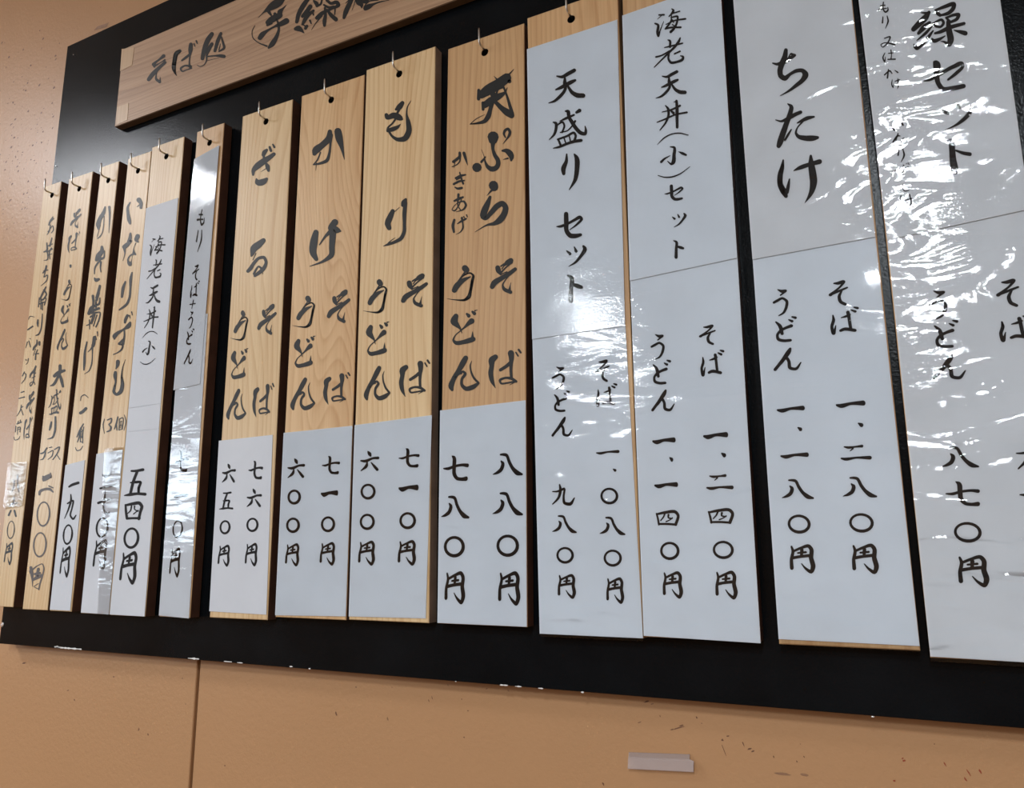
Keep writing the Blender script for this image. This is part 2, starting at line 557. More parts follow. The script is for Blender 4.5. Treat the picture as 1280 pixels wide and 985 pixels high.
for i in range(150):
    y = random.triangular(20, 320, 190)
    xm = 84 - (y - 58) * 0.13
    x = random.uniform(0, min(xm - 4, 78))
    if y > 235:
        x = random.uniform(0, 45)
    s = random.choice([0.6, 0.7, 0.8, 0.9, 1.0, 1.3, 1.7])
    blob(bm, x, y, s * random.uniform(1.0, 1.8), s, rot=1.0)
for (x, y, w, h) in [(30, 829, 4, 2.5), (142, 846, 2, 2), (85, 863, 3, 1.5), (185, 918, 1.5, 5), (93, 875, 1.5, 3), (232, 880, 1.5, 1.5), (281, 957, 1.8, 2.2), (228, 848, 2, 1.5),
                     (420, 892, 2, 6), (445, 859, 1.5, 2), (490, 859, 1.3, 1.3), (577, 874, 1.6, 1.6), (585, 888.5, 1.8, 1.8), (580, 921.5, 1.8, 2), (540, 872, 1, 5), (536, 876, 1, 4),
                     (608, 861, 3, 1.2), (754, 980, 2, 5), (808, 877, 7, 2), (815, 880, 4, 1.5), (848, 910, 18, 1.6), (852, 907, 8, 2), (840, 912, 6, 1.5), (871, 897, 2, 4), (825, 895, 1.5, 3),
                     (910, 920, 4, 2), (903, 925, 3, 3), (929, 930, 1.4, 8), (937, 936, 6, 3), (941, 939, 5, 3), (1000.5, 930, 1.5, 1.5), (1005, 946, 1.5, 3), (996, 952, 2, 3), (967, 946, 1.5, 4),
                     (1168, 930, 2, 1.5), (905, 938, 1, 20), (877, 904, 1.5, 1.5), (799, 903, 5, 1.3)]:
    blob(bm, x, y, w * 0.9, h * 0.8, rot=0.35)
tag(from_bm('grease_specks', bm, M['speck'], wall_b), 'dark brown specks and scuffs spattered on the paint', kind='stuff')
bm = bmesh.new()
for (x, y, w, h) in [(1130, 951, 4, 2.5), (1128, 948, 3, 2), (1118, 976, 3, 2.5), (1211, 966, 2, 8), (1207, 974, 2, 6), (1225, 964, 2, 6), (1181, 955, 1.5, 6)]:
    blob(bm, x, y, w, h, rot=0.5)
tag(from_bm('red_smudges', bm, M['red_mark'], wall_b), 'small red-brown smudges under the right end of the board', kind='stuff')
for quad in ([(117, 38), (122, 33), (136, 28), (133, 34)], ):
    bm = bmesh.new()
    bm.faces.new([bm.verts.new((*pix(x, y, YW - 0.0004)[:1], YW - 0.0004, pix(x, y, YW - 0.0004)[1])) for x, y in quad])
    from_bm('tape_residue', bm, M['residue'], wall_b)
for (x, y, w, h) in [(978.5, 967.5, 20, 3.6), (1005.5, 968.5, 11, 3.6)]:
    bm = bmesh.new()
    blob(bm, x, y, w, h, n=12, jag=0.15)
    from_bm('tape_residue', bm, M['residue'], wall_b)

# ---------------------------------------------------------------- brush writing
GLY = {}
BOLD = 1.13


def parse(s):
    out = []
    for st in s.split('/'):
        pts = []
        for tok in st.split():
            a = tok.split(',')
            if len(a) == 3:
                pts.append(tuple(float(q) for q in a))
        if pts:
            out.append(pts)
    return out


def smooth_stroke(pts):
    if len(pts) == 1:
        return pts
    P = np.array(pts)
    P = np.vstack([2 * P[0] - P[1], P, 2 * P[-1] - P[-2]])
    out = []
    for i in range(1, len(P) - 2):
        d = np.hypot(*(P[i + 1, :2] - P[i, :2]))
        n = max(2, min(7, int(d / max(4.0, 0.35 * (P[i, 2] + P[i + 1, 2]) / 2)) + 1))
        # chord-length weighted tangents stop overshoot at corners
        def tan(j):
            a = np.hypot(*(P[j, :2] - P[j - 1, :2])) + 1e-6
            b = np.hypot(*(P[j + 1, :2] - P[j, :2])) + 1e-6
            v = ((P[j] - P[j - 1]) / a * b + (P[j + 1] - P[j]) / b * a) / (a + b)
            return v
        t0, t1 = tan(i) * d * 0.85, tan(i + 1) * d * 0.85
        for k in range(n):
            t = k / n
            h00, h10, h01, h11 = 2 * t**3 - 3 * t**2 + 1, t**3 - 2 * t**2 + t, -2 * t**3 + 3 * t**2, t**3 - t**2
            out.append(h00 * P[i] + h10 * t0 + h01 * P[i + 1] + h11 * t1)
    out.append(P[-2])
    return [tuple(o) for o in out]


def glyph_polys(strokes):
    """polygons (in trace units) covering the brush strokes"""
    polys = []
    for st in strokes:
        s = smooth_stroke(st)
        s = [(x, y, max(w * BOLD, 1.0)) for x, y, w in s]
        for i in range(len(s) - 1):
            (x0, y0, w0), (x1, y1, w1) = s[i], s[i + 1]
            dx, dy = x1 - x0, y1 - y0
            l = math.hypot(dx, dy)
            if l < 1e-6:
                continue
            nx, ny = -dy / l, dx / l
            polys.append([(x0 + nx * w0 / 2, y0 + ny * w0 / 2), (x1 + nx * w1 / 2, y1 + ny * w1 / 2),
                          (x1 - nx * w1 / 2, y1 - ny * w1 / 2), (x0 - nx * w0 / 2, y0 - ny * w0 / 2)])
        for (x, y, w) in s:
            polys.append([(x + math.cos(a * math.pi / 5) * w / 2, y + math.sin(a * math.pi / 5) * w / 2) for a in range(10)])
    return polys


INK = {}          # sheet id -> list of polygons in wall-plane coordinates


def emit(where, polys, Y):
    INK.setdefault(where, []).append(polys)


def words_of(where):
    """the characters of a sheet gathered into runs that stand close together"""
    chars = INK.get(where, [])
    bx = []
    for c in chars:
        a = np.array([p for pg in c for p in pg])
        bx.append((a.min(0), a.max(0)))
    lab = list(range(len(chars)))
    for i in range(len(chars)):
        for j in range(i):
            g = np.maximum(0, np.maximum(bx[i][0] - bx[j][1], bx[j][0] - bx[i][1]))
            if np.hypot(*g) < 0.0155:
                a, b = lab[i], lab[j]
                lab = [a if q == b else q for q in lab]
    out = {}
    for i, c in enumerate(chars):
        out.setdefault(lab[i], []).extend(c)
    return list(out.values())


def write_runs(name, where, Y, m, parent, base):
    for run in words_of(where):
        vs, fs = [], []
        for j, pg in enumerate(run):
            b0 = len(vs)
            yy = Y - 2e-6 * (j % 30)
            q = [(p[0] - base[0], yy - base[1], p[1] - base[2]) for p in pg]
            # every stroke piece faces the room
            ar = sum(q[k][0] * q[(k + 1) % len(q)][2] - q[(k + 1) % len(q)][0] * q[k][2] for k in range(len(q)))
            if ar < 0:
                q = q[::-1]
            vs += q
            fs.append(tuple(range(b0, b0 + len(q))))
        me = bpy.data.meshes.new(name)
        me.from_pydata(vs, [], fs)
        me.update()
        link(name, me, m, parent)


def T(key, where, ox, oy, s, txt, Y=YF):
    """write a character traced at (ox, oy) with scale s; remember its shape under key"""
    polys = []
    for pg in glyph_polys(parse(txt)):
        polys.append([pix(ox + x / s, oy + y / s, Y) for x, y in pg])
    if key:
        GLY[key] = polys
    if where:
        emit(where, polys, Y)


def C(key, where, x0, y0, x1, y1, Y=YF):
    """write a copy of a remembered character so that it fills the photo box"""
    src = GLY[key]
    allp = np.array([p for pg in src for p in pg])
    c = (allp.min(0) + allp.max(0)) / 2
    tgt = np.array([x0, y0, x1, y1], float)
    ctr = pix((x0 + x1) / 2, (y0 + y1) / 2, Y)
    sc = np.array([1.0, 1.0])
    for it in range(6):
        q = np.array([unpix(ctr + (p - c) * sc, Y) for p in allp[::3]])
        mn, mx = q.min(0), q.max(0)
        w, h = mx - mn
        sc = sc * np.array([(x1 - x0) / w, (y1 - y0) / h]) ** 0.9
        d = (np.array([x0 + x1, y0 + y1]) - mn - mx) / 2
        cc = unpix(ctr, Y) + d
        ctr = pix(cc[0], cc[1], Y)
    emit(where, [[ctr + (p - c) * sc for p in pg] for pg in src], Y)


def RING(where, cx, cy, rx, ry, w, ox=0, oy=0, s=1.0, tilt=0.0, Y=YF):
    """a brushed zero"""
    w *= 1.12
    n = 22
    pts = []
    for k in range(n + 1):
        a = -math.pi / 2 + 2 * math.pi * k / n
        u, v = math.cos(a) * (rx - w / 2), math.sin(a) * (ry - w / 2)
        u, v = u * math.cos(tilt) - v * math.sin(tilt), u * math.sin(tilt) + v * math.cos(tilt)
        pts.append((cx + u, cy + v, w * (1 + 0.12 * math.sin(a + 0.8))))
    polys = []
    for i in range(n):
        (xa, ya, wa), (xb, yb, wb) = pts[i], pts[i + 1]
        na = np.array([xa - cx, ya - cy]); na = na / np.linalg.norm(na)
        nb = np.array([xb - cx, yb - cy]); nb = nb / np.linalg.norm(nb)
        pg = [(xa + na[0] * wa / 2, ya + na[1] * wa / 2), (xb + nb[0] * wb / 2, yb + nb[1] * wb / 2),
              (xb - nb[0] * wb / 2, yb - nb[1] * wb / 2), (xa - na[0] * wa / 2, ya - na[1] * wa / 2)]
        polys.append([pix(ox + x / s, oy + y / s, Y) for x, y in pg])
    emit(where, polys, Y)


# --- header sign (S = 0.855 plane)
YSG = 0.855
def TS(ox, oy, s, t): T(None, 'SIGN', ox, oy, s, t, YSG)
TS(170, 0, 8, "178,645,34 190,630,24 235,595,18 278,560,32/182,640,30 185,665,24/200,655,16 250,625,8 290,600,16/292,625,26 230,680,30 170,740,38 128,795,34/240,665,6 205,740,9 203,790,22 238,820,26/242,770,4 242,810,14")
TS(170, 0, 8, "440,510,30 405,535,38 388,600,36 380,690,34 392,730,18 408,758,4/550,445,34 545,500,38 540,560,16 535,640,16 540,668,24/545,540,20 500,575,22 460,605,16/550,665,22 490,658,16 448,690,18 460,712,14 510,698,10 555,682,14/582,440,14 592,466,7/604,410,16 614,436,9")
TS(170, 0, 8, "760,340,36 720,400,44 685,490,40 665,585,34/760,440,30 725,500,34 708,550,20 705,610,12 680,650,8 640,665,7 612,652,5/850,335,26 822,400,32 790,510,26/855,370,14 872,430,20 882,480,22 830,515,12/725,565,14 790,558,14 850,560,30 882,565,30/700,612,4 770,593,4 830,580,3/845,440,8 830,500,10")
TS(310, 0, 8, "103,178,3 160,122,14 190,100,34 240,65,66 310,20,74 350,-20,50/210,120,30 230,150,18/385,50,3 345,92,22 320,120,44 320,160,40/200,225,44 250,190,60 320,155,50/195,250,24 240,235,14/120,380,40 140,350,46 190,310,24 260,270,18 330,240,44 385,210,52/270,140,30 285,190,16 305,240,22 308,300,22 285,370,34 235,450,42 208,478,20/68,258,6 42,315,7 48,375,8 110,430,9 190,462,16")
TS(310, 0, 8, "600,-10,36 545,70,42 505,150,38 488,220,30/625,65,38 585,120,40 545,165,28/655,108,24 600,155,34 560,215,32 545,245,20/590,262,26 575,285,26/555,250,12 582,268,14/620,205,18 632,236,12/648,110,16 655,150,14/475,290,30 505,285,52 530,300,36 562,332,5/660,10,20 690,45,36 690,60,26/740,0,14 728,40,18 700,60,16/790,5,26 830,35,26 890,25,34 905,50,34 870,75,24/760,50,18 810,75,22 860,62,14/690,180,34 740,135,36 800,105,24 860,80,18/770,80,20 775,150,26 765,215,34 765,255,26/790,95,14 830,150,34 880,195,38/872,80,14 868,145,10/740,160,12 680,230,8 635,300,3")
TS(310, 0, 8, "1040,-10,34 1005,60,42 975,130,40 960,178,26/975,35,4 1015,-5,10/1075,-5,8 1060,50,5 1040,105,3/1080,0,16 1110,22,56 1135,50,34 1138,82,6/1130,5,46 1185,10,50/1175,85,40 1210,65,44 1250,45,22 1330,18,12 1410,2,5/1160,70,8 1200,20,12 1300,-5,20")
# --- plank 10, tempura
def A(k, ox, oy, t, w='W10', s=8): T(k, w, ox, oy, s, t)
A('tenA', 560, 80, "335,308,70 400,262,92 500,205,92 588,140,84/308,262,26 306,350,30/605,110,26 615,175,34/618,98,14 660,52,3/492,156,16 460,122,3/430,250,60 455,320,46/370,410,58 440,360,64 520,318,50 570,285,22 595,236,4/350,390,28 352,455,26/440,385,44 425,450,34 400,530,44 370,570,36 300,592,20 222,602,8/222,602,7 280,552,7 370,505,3/480,385,34 540,445,46 600,490,62 636,515,52/556,230,18 590,320,20 620,420,28 645,500,30/485,300,20 500,260,14 555,235,14")
A('puA', 560, 80, "452,730,100 450,760,80/450,780,44 450,850,28 468,910,34 500,965,40 502,1005,42 480,1040,44 440,1052,46 400,1030,34 372,975,16 360,920,6 335,855,3/375,930,12 335,980,22/290,1035,84/575,735,12 560,700,20 572,665,24 600,650,24 620,680,26 612,715,24 585,755,12 550,800,3/545,868,18 585,868,40 620,895,54 636,930,44 632,965,18/600,944,16 552,956,4")
A('raA', 560, 190, "455,335,84 462,352,74/435,385,20 390,438,3/422,450,24 395,520,48 362,600,60 355,645,56 372,665,36 430,610,44 500,535,50 545,515,48 575,550,50 565,615,54 515,685,56 465,715,36 400,728,18 270,800,3")
A('kaA', 560, 190, "118,8,22 118,45,26 80,80,26 55,98,26/125,40,12 115,100,12 85,130,9 42,148,8/70,90,8 65,130,7 60,162,3/160,12,28 175,60,24 197,132,4")
A('kiA', 560, 190, "80,262,22 130,238,22 175,228,14/58,322,20 110,295,20 165,285,12/118,205,12 130,250,16 152,318,18/70,352,10 95,366,20 138,360,22/85,280,10 125,258,14")
A('aA', 560, 190, "65,490,18 110,468,24 150,452,18/105,425,22 102,470,18 100,540,10 130,585,10/135,475,8 105,540,9 62,588,12 42,580,8 55,550,7 110,505,8 158,495,18 180,530,20 160,570,16 80,600,3")
A('geA', 560, 190, "64,680,22 50,740,26 60,800,20/95,718,8 130,695,18 182,668,16/140,660,22 148,710,14 150,760,16 125,800,9 80,825,3/158,648,12 172,668,6/186,630,12 194,650,9")
A('uA', 540, 320, "330,122,56 345,140,54/325,170,18 290,212,9 250,265,5/225,342,48 245,305,52 310,245,38 385,208,10/265,255,7 325,190,13 388,172,14 413,195,20 403,250,26 385,350,26 368,410,34 330,438,22 250,440,11 153,428,3/365,405,26 345,430,26")
A('soA', 540, 320, "790,45,44 755,65,42 720,100,12 700,130,10/690,102,14 735,72,16/658,118,44 665,145,46 688,185,18/692,165,16 740,115,13 800,65,18/832,132,32 780,172,38 700,220,42 620,275,50 602,308,42/690,185,10 750,158,10/782,185,10 735,240,10 708,292,16 720,328,30 785,362,34/775,345,26 782,300,9 790,265,3")
A('doA', 540, 320, "240,602,46 222,655,66 250,690,44 285,730,18 300,772,5/398,650,50 375,667,40 330,710,18 290,745,11 230,800,11 215,845,20 240,868,34 310,862,38 395,838,46 412,832,44/405,815,26 407,755,3/350,580,20 368,598,34/405,558,20 425,575,32/430,548,14 455,540,4")
A('nA', 540, 410, "338,300,44 318,335,50 268,425,42 215,515,42 192,590,46 202,618,26/225,500,14 270,463,14 312,436,20 332,455,26 300,510,24 300,570,28 340,607,38 410,590,42 465,553,22/465,548,20 420,500,20 390,430,16 384,370,12 398,330,4/255,470,10 300,455,10")
A('baA', 540, 410, "635,290,46 600,320,58 598,380,42 588,450,44 602,530,36 635,600,4/790,252,56 795,300,46 792,350,34 790,430,26 795,500,26/795,340,34 740,385,30 685,420,28/842,535,24 800,508,26 730,500,20 680,525,22 690,552,18 750,550,16 830,537,14 775,572,3/840,245,14 862,280,14/868,218,20 888,246,18")
# --- plank 9, mori
A('moA', 440, 110, "505,150,36 470,195,48 440,215,20/480,200,24 455,250,20 430,320,18 400,360,16 360,400,18 358,430,26/345,270,34 350,295,34 420,275,54 480,300,50 500,312,22/365,425,34 410,412,40 455,392,30 486,362,4/370,435,20 400,480,22 455,515,34 530,505,50 570,430,50 562,340,40 548,270,18 555,190,10 590,128,4", 'W9')
A('riA', 440, 230, "408,272,38 385,325,50 358,400,52 372,440,42/430,275,7 475,235,4/538,155,24 520,190,50 510,212,34/535,190,34 525,300,36 525,400,30 522,480,32 490,545,34 430,580,28 360,605,22 315,622,4/365,590,12 400,560,7 436,537,3", 'W9')
C('uA', 'W9', 454.3, 349, 484.3, 391.8); C('soA', 'W9', 501.8, 341.8, 533.8, 384.3)
C('doA', 'W9', 457.5, 401.8, 486.8, 444.8); C('nA', 'W9', 455, 457.3, 488, 500.5); C('baA', 'W9', 498.8, 449.8, 538, 496)
# --- plank 8, kake
A('kakA', 280, 170, "1060,-42,40 1050,20,54 980,95,54 915,150,60 905,178,36/1070,-10,36 1065,80,20 1055,170,22 1030,245,30 960,275,22 893,288,9/965,165,13 935,240,13 893,288,8/925,270,8 918,345,3/1140,-45,64 1152,20,66 1178,110,36 1205,235,5", 'W8')
A('keA', 320, 246, "300,178,24 290,225,34 286,280,30 302,312,18/395,128,30 375,158,26 398,165,32 424,172,6/385,165,26 350,195,12 318,240,5/385,180,30 380,250,26 378,290,24 345,318,14 270,348,3", 'W8', 4)
C('uA', 'W8', 365.4, 369.6, 394, 410); C('soA', 'W8', 409.1, 361.9, 436.9, 403.8)
C('doA', 'W8', 367.5, 419.7, 394.5, 459.8); C('nA', 'W8', 363.1, 471.9, 394.1, 512.8); C('baA', 'W8', 404, 465.5, 438.2, 505.8)
# --- plank 7, zaru
A('zaA', 280, 170, "428,140,24 405,165,40 395,190,32/398,200,18 402,225,26/500,182,32 460,212,40 400,252,54 330,305,54 295,345,36 292,388,20/420,268,12 436,305,40 446,345,26/430,322,8 370,358,3/325,430,14 338,465,48 400,455,52 428,430,26/458,112,22 470,148,24/490,85,14 505,112,20", 'W7')
A('ruA', 280, 290, "395,85,42 350,125,60 300,165,62 285,215,36 275,240,16/320,215,9 290,280,7/240,392,30 262,370,34 300,312,30 350,262,26 400,255,28 422,300,26 398,365,34 335,420,30 308,440,22/300,420,20 320,378,18 350,345,16 370,360,20 388,385,18/385,400,8 388,422,4", 'W7')
C('soA', 'W7', 322, 379.8, 345, 418.5); C('uA', 'W7', 288, 388, 310.3, 426)
C('doA', 'W7', 288.8, 435.3, 310.6, 474); C('nA', 'W7', 282.9, 485.9, 307.8, 524.8); C('baA', 'W7', 315.6, 479, 343.1, 521.5)
# --- plank 4, inari
A(None, 130, 240, "262,105,12 240,150,22 242,220,28 255,290,32 262,315,20/350,80,44 370,110,34 370,158,24/355,130,12 330,150,5/265,415,18 262,460,30 250,500,34/205,550,40 240,520,36 270,490,24/205,560,28 210,610,12 190,690,3/338,442,40 325,480,36 342,500,14/320,510,8 298,570,8 300,600,18 315,625,16/308,615,20 260,640,14 240,680,16 262,725,32 272,700,12 290,600,6", 'W4')
A(None, 130, 360, "282,-155,12 270,-100,26 265,0,20 255,100,20 230,160,22 190,195,20 155,218,14/215,-62,16 193,0,28 180,90,20/235,275,24 215,320,26 210,345,20/262,348,22 250,375,40 200,412,18 130,458,34 105,485,36 105,510,14/205,420,14 205,480,16 190,560,26/150,555,16 180,530,20 200,505,12/150,560,18 188,572,16 180,610,16 140,645,11 95,665,8/255,275,12 262,300,8/278,240,12 284,270,8/140,735,34 138,765,32 120,810,8/115,845,28 112,870,32 118,940,16 105,1000,22 100,1040,26 125,1065,24 165,1040,34 185,970,32 178,880,16 190,790,9 215,715,3", 'W4')
A(None, 0, 460, "1045,510,6 1032,570,9 1045,655,5/1075,520,10 1115,505,12 1110,545,12 1090,565,9 1110,590,16 1105,620,16 1070,638,10/1180,490,12 1160,570,14 1145,610,9/1165,560,10 1170,620,10/1195,510,9 1190,620,9/1195,510,9 1225,497,9 1222,610,11/1195,620,7 1225,608,7/1205,540,6 1220,533,6/1210,530,6 1208,575,6/1203,570,5 1203,600,5/1203,572,5 1217,568,5 1217,595,5/1245,470,6 1260,530,9 1240,625,5", 'W4')
# --- plank 3, kakiage
A(None, 0, 240, "1052,150,14 1040,200,30 1000,270,36 982,330,38 984,370,14/1042,240,8 1036,340,8 1018,420,10 985,460,10 972,465,6/1005,330,6 985,400,6 972,450,5/1094,150,22 1098,220,18 1090,410,4/1020,550,24 1020,590,36 985,640,46 965,680,28/1045,590,11 1035,660,18 1000,670,30/1000,680,18 950,760,14 945,820,9/1010,700,18 1005,760,13 1010,800,10/945,860,10 962,882,32 988,872,22", 'W3')
A('ageA', 0, 350, "1000,60,22 985,120,24 965,180,22/930,160,24 935,220,20 920,330,22/890,335,30 920,275,30 950,260,18/985,130,26 970,200,18/1000,180,10 990,240,18 940,260,18/960,200,14 960,270,18/930,305,26 990,284,22/940,330,20 1000,325,12 990,400,14 960,470,12/930,360,11 900,440,12 865,455,8/950,350,11 920,440,9/970,350,11 935,460,10/895,400,12 898,490,8/905,370,14 945,345,20", 'W3')
A(None, 0, 350, "870,620,13 850,720,20 845,830,22 840,900,12/945,575,30 940,620,30 935,650,28 910,690,11 880,720,5/925,650,18 925,740,10 915,850,12 890,910,9 845,940,3/955,560,9 965,595,8/975,520,12 978,560,8", 'W3')
A(None, 0, 460, "805,328,5 815,285,8 845,268,9 885,298,5/805,450,26 830,435,26 860,405,26/835,560,11 800,620,13 770,690,9/795,630,11 790,700,11 775,740,8/838,590,9 830,660,8 828,750,9/805,600,9 805,740,9/810,640,7 835,620,7/812,690,7 830,680,7/808,735,7 830,745,7/820,610,6 818,700,6/755,795,6 770,825,8 800,820,8 830,780,5", 'W3')
# --- plank 2, large helping
C('soA', 'W2', 88.1, 260.6, 101.5, 285.3); C('baA', 'W2', 84.4, 289.4, 100.4, 316.3)
A(None, 0, 240, "706,735,20 706,750,16", 'W2')
C('uA', 'W2', 76.5, 349.4, 90, 376); C('doA', 'W2', 75.6, 379, 88.8, 405.3); C('nA', 'W2', 71, 411, 85, 437.8)
A(None, 0, 460, "602,-22,28 600,40,28 570,110,22 530,170,20 505,178,8/545,80,28 580,50,32 645,25,22/600,70,18 615,120,28 630,185,20/515,540,14 505,590,20 495,620,12/555,490,16 555,560,18 548,640,18 525,695,16 475,712,5/410,855,14 430,850,13 470,800,13/455,820,12 450,870,13 430,910,11 400,920,4/495,797,8 520,790,8/480,850,7 530,825,9 520,880,9 480,915,5/545,815,9 595,790,11 580,840,11 530,915,9/565,860,7 600,915,8", 'W2')
A(None, 0, 570, "445,228,44 475,212,44 498,200,40/432,205,16 436,245,18/505,172,12 512,215,12/395,385,18 400,358,24 450,332,22 500,332,24 532,360,12/490,300,12 530,318,12", 'W2g')
RING('W2g', 435, 580, 70, 128, 15, 0, 570, 8, 0.06); RING('W2g', 400, 247, 70, 128, 15, 0, 650, 8, 0.06)
A(None, 0, 650, "310,475,26 320,540,30 325,600,14 325,665,4/300,510,14 305,530,14/315,505,16 380,455,9 425,440,9 438,470,11 425,560,13 400,640,13 390,695,13/330,600,18 380,570,32 415,555,26/385,490,26 370,560,26/350,540,20 400,530,20/340,665,7 385,635,7/345,672,6 385,690,9", 'W2g')
# --- plank 1, takeaway
A(None, 0, 240, "530,250,10 500,300,16 490,330,13/510,290,14 540,265,9/505,330,9 490,400,9 470,430,5/480,400,7 530,340,9 535,380,10 515,410,8/470,510,10 465,590,16 440,600,11/470,570,11 470,680,9 440,685,5/520,460,10 500,540,16/480,540,9 525,520,9/470,600,12 525,570,10/515,560,11 495,600,11 500,670,9/480,630,8 520,620,7/465,740,16 455,780,18 430,810,10/440,790,10 480,780,9/455,790,10 440,850,9/445,850,9 475,830,9 470,880,10 410,940,4", 'W1')
A(None, 0, 350, "460,70,12 430,130,18 400,190,12/440,100,16 465,140,14 430,200,12/395,180,12 385,270,9/410,170,10 410,290,9/420,200,16 460,180,9 445,250,10/425,220,10 425,300,9/400,240,12 445,220,10/380,400,14 378,440,18 380,465,9/425,340,8 420,420,12 408,500,12 385,545,13 360,555,9/370,600,9 370,640,16 340,680,18 332,700,11/395,620,18 395,650,16/355,690,7 335,755,5/375,700,9 360,740,11 355,795,13/350,740,7 385,735,11/285,395,4 300,365,7 345,370,5/278,498,11 328,463,14/275,620,9 258,680,5/290,610,9 305,670,8/300,585,7 308,590,6/258,795,8 262,805,7/272,800,7/285,785,8 275,830,5 260,845,4", 'W1')
A(None, 0, 460, "360,-20,12 345,20,18 305,70,14 300,95,9/350,20,13 340,80,11 330,150,9 305,180,9 300,155,7 340,140,9 350,165,7/315,50,9 355,50,11/320,100,7 350,85,9/245,40,9 225,80,9/240,50,7 258,60,9 250,110,9 215,155,5/210,245,9 240,235,11/190,305,9 245,290,11/215,370,7 205,420,9 170,480,4/212,410,7 232,470,8/215,395,7 230,385,7/170,560,10 215,540,10/185,530,8 175,560,7/205,520,8 200,550,7/160,580,8 155,640,7/175,600,8 200,590,8 200,640,8/170,620,6 200,610,6/180,590,6 175,665,6/140,690,5 150,720,7 185,710,7 200,685,5", 'W1')
C('soA', 'W1', 32.8, 488.8, 43, 516.9); C('baA', 'W1', 29.4, 521, 41, 550)
A(None, 0, 570, "145,240,12 140,300,12 120,360,7/180,190,12 178,280,12 190,360,10/140,405,9 140,450,12 100,500,10/130,480,10 175,470,10/110,545,14 88,592,18/145,545,16 160,602,16", 'W1')
RING('W1', 110, 738, 40, 92, 10, 0, 570, 8, 0.08)
# --- printed characters, first written where they are clearest
def B(k, w, ox, oy, t, s=8): T(k, w, ox, oy, s, t)
B('ten', 'S11a', 670, 80, "215,130,12 265,138,26 330,105,34 390,72,32/205,265,14 240,252,26 310,215,34 370,185,32 398,172,22/295,150,20 295,200,34 300,255,28 240,340,28 190,380,22 135,398,8/325,230,20 370,295,34 420,322,42 478,325,40")
B('mori', 'S11a', 670, 80, "300,480,12 325,482,30 335,535,30 370,595,34 410,655,34 460,700,34 498,705,30 505,670,22 497,630,9/245,580,8 300,555,22 385,518,18/412,492,24 442,474,34/180,590,12 205,600,26 208,650,26 190,710,22 140,765,7/215,622,14 275,590,18 290,620,18 268,692,16/398,580,20 370,625,14 320,675,11 250,692,11/232,770,18 255,822,22/225,762,18 320,727,20 388,697,22 403,722,22 388,780,22/285,742,12 305,800,14/340,728,12 352,785,14/180,850,8 230,840,20 330,800,24 400,780,28 458,772,28")
B('ri', 'S11a', 640, 0, "277,775,7 275,810,15 260,850,21 262,872,15/315,775,7 325,790,18 328,850,21 320,900,17 290,952,4", 4)
B('se', 'S11a', 670, 250, "215,272,9 240,272,20 330,240,22 400,202,26 448,180,30 462,192,26 425,242,20 345,303,7/308,147,40 310,230,42 315,320,40 350,362,42 400,366,40 452,354,28")
B('tsu', 'S11a', 670, 250, "315,515,12 345,543,30/390,475,10 408,518,28/480,468,20 495,490,34 460,560,28 400,630,20 335,670,6")
B('to', 'S11a', 640, 246, "282,396,7 300,405,16 299,460,18 297,522,22/305,440,12 335,450,20 350,455,16", 4)
B('u', 'S11b', 670, 420, "210,312,8 245,327,24 277,322,18 230,360,10/170,420,18 200,405,20 245,386,18 280,412,22 274,460,22 245,510,16 205,532,7")
B('do', 'S11b', 670, 420, "190,590,12 215,620,24 230,690,22/300,627,24 260,642,20 220,665,20 195,700,18 200,735,22 240,750,22 288,748,20/285,575,10 307,588,20/310,552,12 333,560,20")
B('n', 'S11b', 640, 492, "266,121,9 262,130,14 235,170,12 205,210,11/228,185,8 250,160,11 258,175,11 262,205,12 282,210,11 303,183,4", 4)
B('so', 'S11b', 670, 420, "635,262,12 665,262,24 708,250,24 690,282,16 640,330,16 602,362,24/600,360,18 660,335,18 732,304,14/690,330,12 668,380,22 678,428,24 710,450,22")
B('ba', 'S11b', 670, 420, "625,542,10 628,580,20 612,640,20 622,698,24 642,630,6/685,565,8 720,555,18 748,540,16/735,520,24 740,560,22 745,620,22 750,668,20/675,676,20 700,665,24 778,678,24/762,503,12 788,516,20/782,480,12 806,488,20")
B('one', 'S11b', 640, 492, "425,297,6 440,299,11 480,292,8 532,290,14", 4)
B('com', 'S11b', 640, 492, "508,378,5 517,384,13", 4)
B('nine', 'S11b', 640, 492, "205,490,5 225,490,8 262,476,11/240,456,7 244,475,12 235,520,11 205,553,5/265,480,9 260,520,10 264,546,13 293,552,15 314,522,5", 4)
RING('S11b', 488, 512, 45, 42, 11, 640, 492, 4, 0.1)
B('eight', 'S14b', 1120, 540, "530,157,16 570,156,24 605,162,28 650,230,32 700,290,34 760,332,42 822,346,18/545,220,14 570,245,36 555,300,38 510,330,28 458,348,7")
B('seven', 'S14b', 1120, 540, "597,497,8 628,518,38 640,600,44 650,670,42 690,713,32 760,724,30 818,720,40/500,618,12 560,620,26 650,597,24 760,586,26 820,592,34")
B('yen', 'S13b', 960, 492, "118,765,9 125,785,13 118,830,15 120,872,17/130,787,11 165,772,12 205,763,16 217,778,18 216,820,20 226,868,21 217,890,17 190,875,11 168,850,4/170,782,16 168,810,13/122,822,14 160,815,13 205,810,14/150,797,8 190,793,10", 4)
B('two', 'S13b', 960, 492, "382,267,6 400,270,11 440,266,8 470,263,13/425,275,8 410,288,3/368,325,8 385,328,13 440,321,9 510,321,17", 4)
B('four', 'S12b', 640, 492, "724,600,7 731,625,9 736,655,9/726,603,9 770,594,13 820,593,14 831,606,13 820,655,13/738,652,9 780,652,10 820,655,10/765,602,8 760,615,7 745,635,5/784,606,9 783,620,7 800,625,7/772,640,6 790,632,5 803,622,7", 4)
